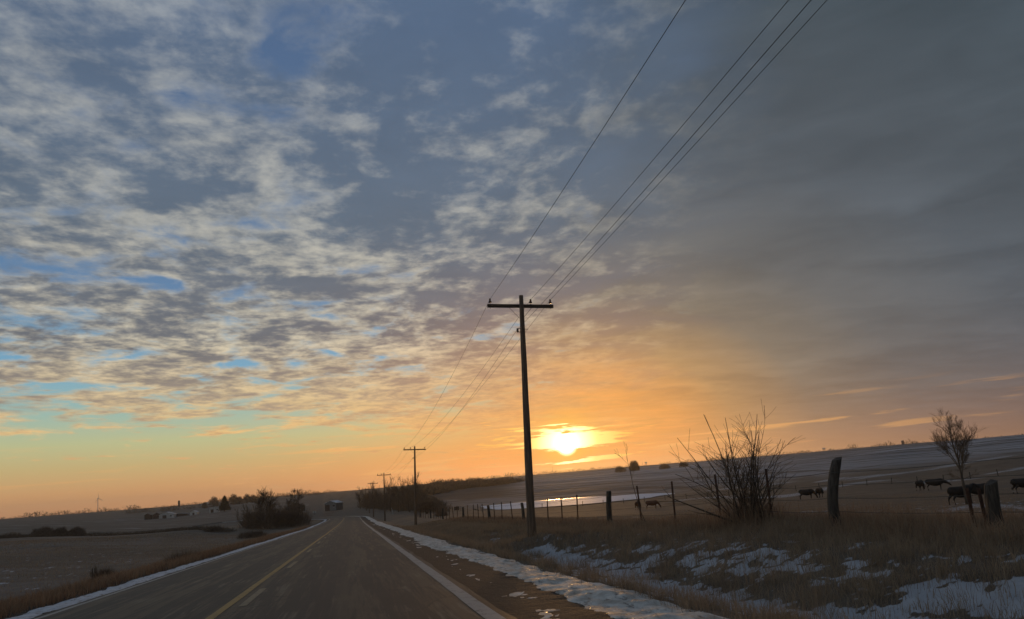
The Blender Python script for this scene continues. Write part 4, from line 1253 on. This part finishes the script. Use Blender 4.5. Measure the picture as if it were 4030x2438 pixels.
building('long_shed', at(-11.75, 716), 12, 6, 2.0, .5, R(4), 'barn_dark', 'roof_snow', 'long low dark shed with snowy roof behind the white barn', [(-2, 0, 2, 1.7)], [], 'shed')
building('hill_house', at(-10.1, 1100), 14, 9, 3.2, 2.4, R(4), 'barn_white', 'roof_snow', 'pale house on the left skyline among far trees', [(0, 0, 1.2, 2.2)], [(3.5, 1, 1.4, 1.3), (-3.5, 1, 1.4, 1.3)], 'house')
building('grey_shed', at(-1.35, 345), 5.4, 7.0, 3.2, 1.0, R(-24), 'barn_grey', 'roof_snow', 'grey metal shed with snowy roof by the road bend', [(-1.4, 0, 2.2, 2.6)], [(1.6, 1.6, .9, .7)], 'shed')
building('low_house', at(-4.1, 400), 9, 7, 2.6, 1.6, R(10), 'barn_dark', 'roof_dark', 'dark low house behind the roadside scrub', [(-2, 0, 1, 2)], [(1.6, 1, 1.2, 1)], 'house')
# white box on a post at the bend
wb = empty('roadside_box', at(-2.75, 292)); tag(wb, 'small white box on a post by the road bend', 'box')
MB().tube([(0, 0, -.3), (0, 0, .75)], .06, 6).build('post', M['fence_wood'], wb)
MB().box((0, 0, 1.02), (1.1, .6, .56)).build('box_body', M['white_paint'], wb)
MB().box((0, -.31, 1.02), (.5, .03, .4)).build('lid', M['barn_grey'], wb)
fb = empty('feed_box', at(7.7, 205)); tag(fb, 'small dark box-shaped feeder in the pasture before the snowy slope', 'feeder')
MB().box((0, 0, .55), (1.3, 1.0, .9)).build('box_body', M['barn_dark'], fb)
for sx in (-.55, .55):
    for sy in (-.4, .4): MB().box((sx, sy, .0), (.1, .1, .6)).build('leg', M['barn_dark'], fb)
MB().box((0, 0, 1.03), (1.5, 1.2, .06)).build('lid', M['roof_dark'], fb)
# white marker at the wood edge
mk = empty('marker_post', at(2.95, 190)); tag(mk, 'slanting pale marker post in front of the thicket', 'post')
MB().bar((0, 0, -.2), (-.35, 0, 1.7), .22, .06).build('board', M['white_paint'], mk)
MB().bar((.02, .06, -.2), (-.10, .06, .7), .08, .06).build('stake', M['fence_wood'], mk)

# ------------------------------------------------------------------ things on the skyline
def water_tower(loc, d, h, label, slim):
    root = empty('water_tower', loc)
    tk = MB(); hb = h-d*.62
    lathe(tk, (0, 0, hb), [(0, d*.10), (d*.12, d*.38), (d*.25, d*.5), (d*.45, d*.5), (d*.58, d*.30), (d*.64, d*.03)], 16)
    tk.build('tank', M['barn_white'], root, True)
    if slim:
        st = MB(); lathe(st, (0, 0, -2), [(0, d*.22), (h*.3, d*.17), (hb+2+d*.1, d*.17)], 10); st.build('stem', M['barn_white'], root, True)
    else:
        for k in range(4):
            a = R(45+90*k); MB().tube([(math.cos(a)*d*.42, math.sin(a)*d*.42, -2), (math.cos(a)*d*.36, math.sin(a)*d*.36, hb+d*.2)], d*.04, 5).build('leg', M['barn_grey'], root)
        MB().tube([(0, 0, -2), (0, 0, hb+d*.1)], d*.07, 6).build('riser', M['barn_grey'], root)
    tag(root, label, 'water tower')
water_tower(at(22.27, 2900), 10, 15, 'tiny water tower on the skyline right of the round tree', True)
water_tower(at(34.85, 2500), 9.5, 13, 'tiny water tower on the skyline left of the leaning fence post', False)
def silo(loc, d, h, label, mat):
    root = empty('silo', loc)
    s_ = MB(); lathe(s_, (0, 0, -2), [(0, d*.5), (h+2, d*.5)], 14); s_.build('barrel', M[mat], root, True)
    c = MB(); lathe(c, (0, 0, h), [(.01, d*.52), (d*.18, d*.38), (d*.28, d*.05)], 14); c.build('dome', M['barn_grey'], root, True)
    MB().box((d*.53, 0, h*.5), (d*.12, d*.2, h)).build('chute', M['barn_grey'], root)
    tag(root, label, 'silo')
silo(at(39.85, 1900), 5.5, 10, 'dark silo on the right skyline left of the slim tree', 'barn_dark')
silo(at(-11.85, 1400), 3.2, 9.5, 'small dark silo on the left skyline above the farm', 'barn_dark')
def mast(loc, h, label):
    root = empty('radio_mast', loc)
    for k in range(3):
        a = k*2*math.pi/3; MB().tube([(math.cos(a)*.55, math.sin(a)*.55, -2), (math.cos(a)*.4, math.sin(a)*.4, h)], .10, 4).build('leg', M['steel'], root)
    lt = MB()
    for q in range(int(h/2)):
        for k in range(3):
            a, c = k*2*math.pi/3, (k+1)*2*math.pi/3
            lt.tube([(math.cos(a)*.5, math.sin(a)*.5, q*2), (math.cos(c)*.45, math.sin(c)*.45, q*2+2)], .06, 3)
    lt.build('lattice', M['steel'], root)
    tag(root, label, 'mast')
mast(at(15.2, 2600), 22, 'thin radio mast on the skyline below the sun')
mast(at(22.0, 2950), 17, 'short thin mast beside the tiny water tower')
def turbine(loc, hub, bl, label, phase):
    root = empty('wind_turbine', loc, R(60))
    t = MB(); lathe(t, (0, 0, -12), [(0, 2.2), (hub+12, 1.3)], 14); t.build('tower', M['white_paint'], root, True)
    MB().box((0, .8, hub+1.2), (3.2, 9.0, 3.2)).build('nacelle', M['white_paint'], root)
    hb = MB(); hb.tube([(0, -3.6, hub+1.2), (0, -5.0, hub+1.2), (0, -6.2, hub+1.2)], [1.6, 1.6, .5], 10)
    hb.build('hub', M['white_paint'], root, True)
    for k in range(3):
        a = R(phase+120*k); d = Vector((math.sin(a), 0, math.cos(a))); n = Vector((math.cos(a), 0, -math.sin(a)))
        rings = []
        for t_, ch, th in ((.03, 1.6, 1.4), (.12, 2.6, .9), (.3, 2.3, .6), (.6, 1.5, .4), (.9, .8, .2), (1, .3, .1)):
            p = Vector((0, -5.0, hub+1.2)) + d*bl*t_
            rings.append([p+n*ch*.5, p+Vector((0, th*.5, 0)), p-n*ch*.5, p-Vector((0, th*.5, 0))])
        MB().loft(rings).build('blade', M['white_paint'], root)
    tag(root, label, 'wind turbine')
turbine(at(-16.78, 4600), 70, 36, 'lone white wind turbine on the left skyline', -8)

# ------------------------------------------------------------------ dry grass
def in_view(x, y, m=9):
    a = np.degrees(np.arctan2(x, y)); return (a > -23.5-m) & (a < 47.5+m) & (y > 1.0)
def grass_field(name, n, xr, yr, h0, h1, w, mat, label, near_pow=2.2, clump=.6, hs=None, nosnow=.8, seed=0, reject=None):
    def sampler(k):
        x = rng.uniform(xr[0], xr[1], k); y = yr[0] + (yr[1]-yr[0])*rng.uniform(0, 1, k)**near_pow
        keep = in_view(x, y)
        cl = fbm(x*1.6, y*1.2, 3, 700+seed)
        keep &= rng.uniform(0, 1, k) < sst(.30, .62, cl)*clump + (1-clump)
        keep &= rng.uniform(0, 1, k) > snow_mask(x, y)*nosnow
        D, _ = road_dist(x, y)
        keep &= (np.abs(D) > 6.1 + .35*(fbm(x*3, y*3, 2, 5)-.5)*2) if xr[0] > 0 else (np.abs(D) > 4.85)
        if reject is not None: keep &= ~reject(x, y)
        return x[keep], y[keep]
    xs, ys_ = sampler(n)
    dist = np.hypot(xs, ys_)
    ww = w*(1+dist*.035)*rng.uniform(.6, 1.3, len(xs))
    def samp2(k): return xs, ys_
    V, F, T = blades(len(xs), samp2, h0, h1, ww, .75, lambda x, y: land_z(x, y), hs)
    tn = sst(.35, .65, fbm(xs*.7, ys_*.5, 3, 930+seed))
    T = T.reshape(-1, 5, 3); T[:, :, 1] = (T[:, :, 1]*.4+.6*tn[:, None]); T = T.reshape(-1, 3)
    me = np_mesh(name, V, F); vcol(me, 'tone', T)
    o = link(name, me, None, M[mat]); tag(o, label, 'grass', kind='stuff')
    return o
hs_r = lambda x, y: .45+1.2*fbm(x*.55, y*.4, 3, 811)
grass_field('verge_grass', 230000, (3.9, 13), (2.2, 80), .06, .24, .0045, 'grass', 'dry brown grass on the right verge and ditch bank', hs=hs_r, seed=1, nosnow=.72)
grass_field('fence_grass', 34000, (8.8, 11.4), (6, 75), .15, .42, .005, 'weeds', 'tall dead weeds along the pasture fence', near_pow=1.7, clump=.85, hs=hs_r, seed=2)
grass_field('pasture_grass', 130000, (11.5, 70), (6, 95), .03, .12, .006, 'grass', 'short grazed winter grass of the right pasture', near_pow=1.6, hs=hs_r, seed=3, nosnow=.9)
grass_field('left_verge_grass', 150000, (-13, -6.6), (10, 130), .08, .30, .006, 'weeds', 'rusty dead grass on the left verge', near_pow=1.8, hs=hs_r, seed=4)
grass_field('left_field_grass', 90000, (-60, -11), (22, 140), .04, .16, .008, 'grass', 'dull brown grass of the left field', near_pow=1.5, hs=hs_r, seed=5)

def tufts(name, n, per, xr, yr, h0, h1, spread, w, mat, label, near_pow=1.8):
    cx = rng.uniform(xr[0], xr[1], n); cy = yr[0]+(yr[1]-yr[0])*rng.uniform(0, 1, n)**near_pow
    k = in_view(cx, cy) & (rng.uniform(0, 1, n) > snow_mask(cx, cy)*.93); cx, cy = cx[k], cy[k]
    sz = rng.uniform(.5, 1.3, len(cx))
    x = np.repeat(cx, per)+rng.normal(0, spread, len(cx)*per); y = np.repeat(cy, per)+rng.normal(0, spread, len(cx)*per)
    hh = np.repeat(sz, per)
    d = np.hypot(x, y)
    V, F, T = blades(len(x), lambda q: (x, y), h0, h1, w*(1+d*.03)*rng.uniform(.6, 1.3, len(x)), 1.0, lambda a, c: land_z(a, c), lambda a, c: hh)
    tn = np.repeat(rng.uniform(0, 1, len(cx)), per)
    T = T.reshape(-1, 5, 3); T[:, :, 1] = T[:, :, 1]*.3+.7*tn[:, None]; T[:, :, 2] = T[:, :, 2]*.4 + .6*(np.repeat(rng.uniform(0, 1, len(cx)), per)**2)[:, None]; T = T.reshape(-1, 3)
    me = np_mesh(name, V, F); vcol(me, 'tone', T)
    tag(link(name, me, None, M[mat]), label, 'grass', kind='stuff')
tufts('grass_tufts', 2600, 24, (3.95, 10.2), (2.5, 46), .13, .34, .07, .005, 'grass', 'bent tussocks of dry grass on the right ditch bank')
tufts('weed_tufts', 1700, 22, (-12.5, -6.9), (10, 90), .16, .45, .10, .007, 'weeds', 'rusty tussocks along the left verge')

# ------------------------------------------------------------------ thin winter haze
def haze():
    mb = MB(); mb.box((0, 0, 66), (18600, 18600, 150))
    o = mb.build('haze', None, None)
    mt = bpy.data.materials.new('thin haze'); mt.use_nodes = True
    nt = mt.node_tree; nt.nodes.clear()
    v = nt.nodes.new('ShaderNodeVolumePrincipled'); out = nt.nodes.new('ShaderNodeOutputMaterial')
    v.inputs['Color'].default_value = (.92, .90, .88, 1); v.inputs['Density'].default_value = 8.5e-5; v.inputs['Anisotropy'].default_value = .72
    nt.links.new(v.outputs[0], out.inputs['Volume'])
    o.data.materials.append(mt)
    tag(o, 'thin pale evening haze over the whole land', 'haze', kind='stuff')
haze()
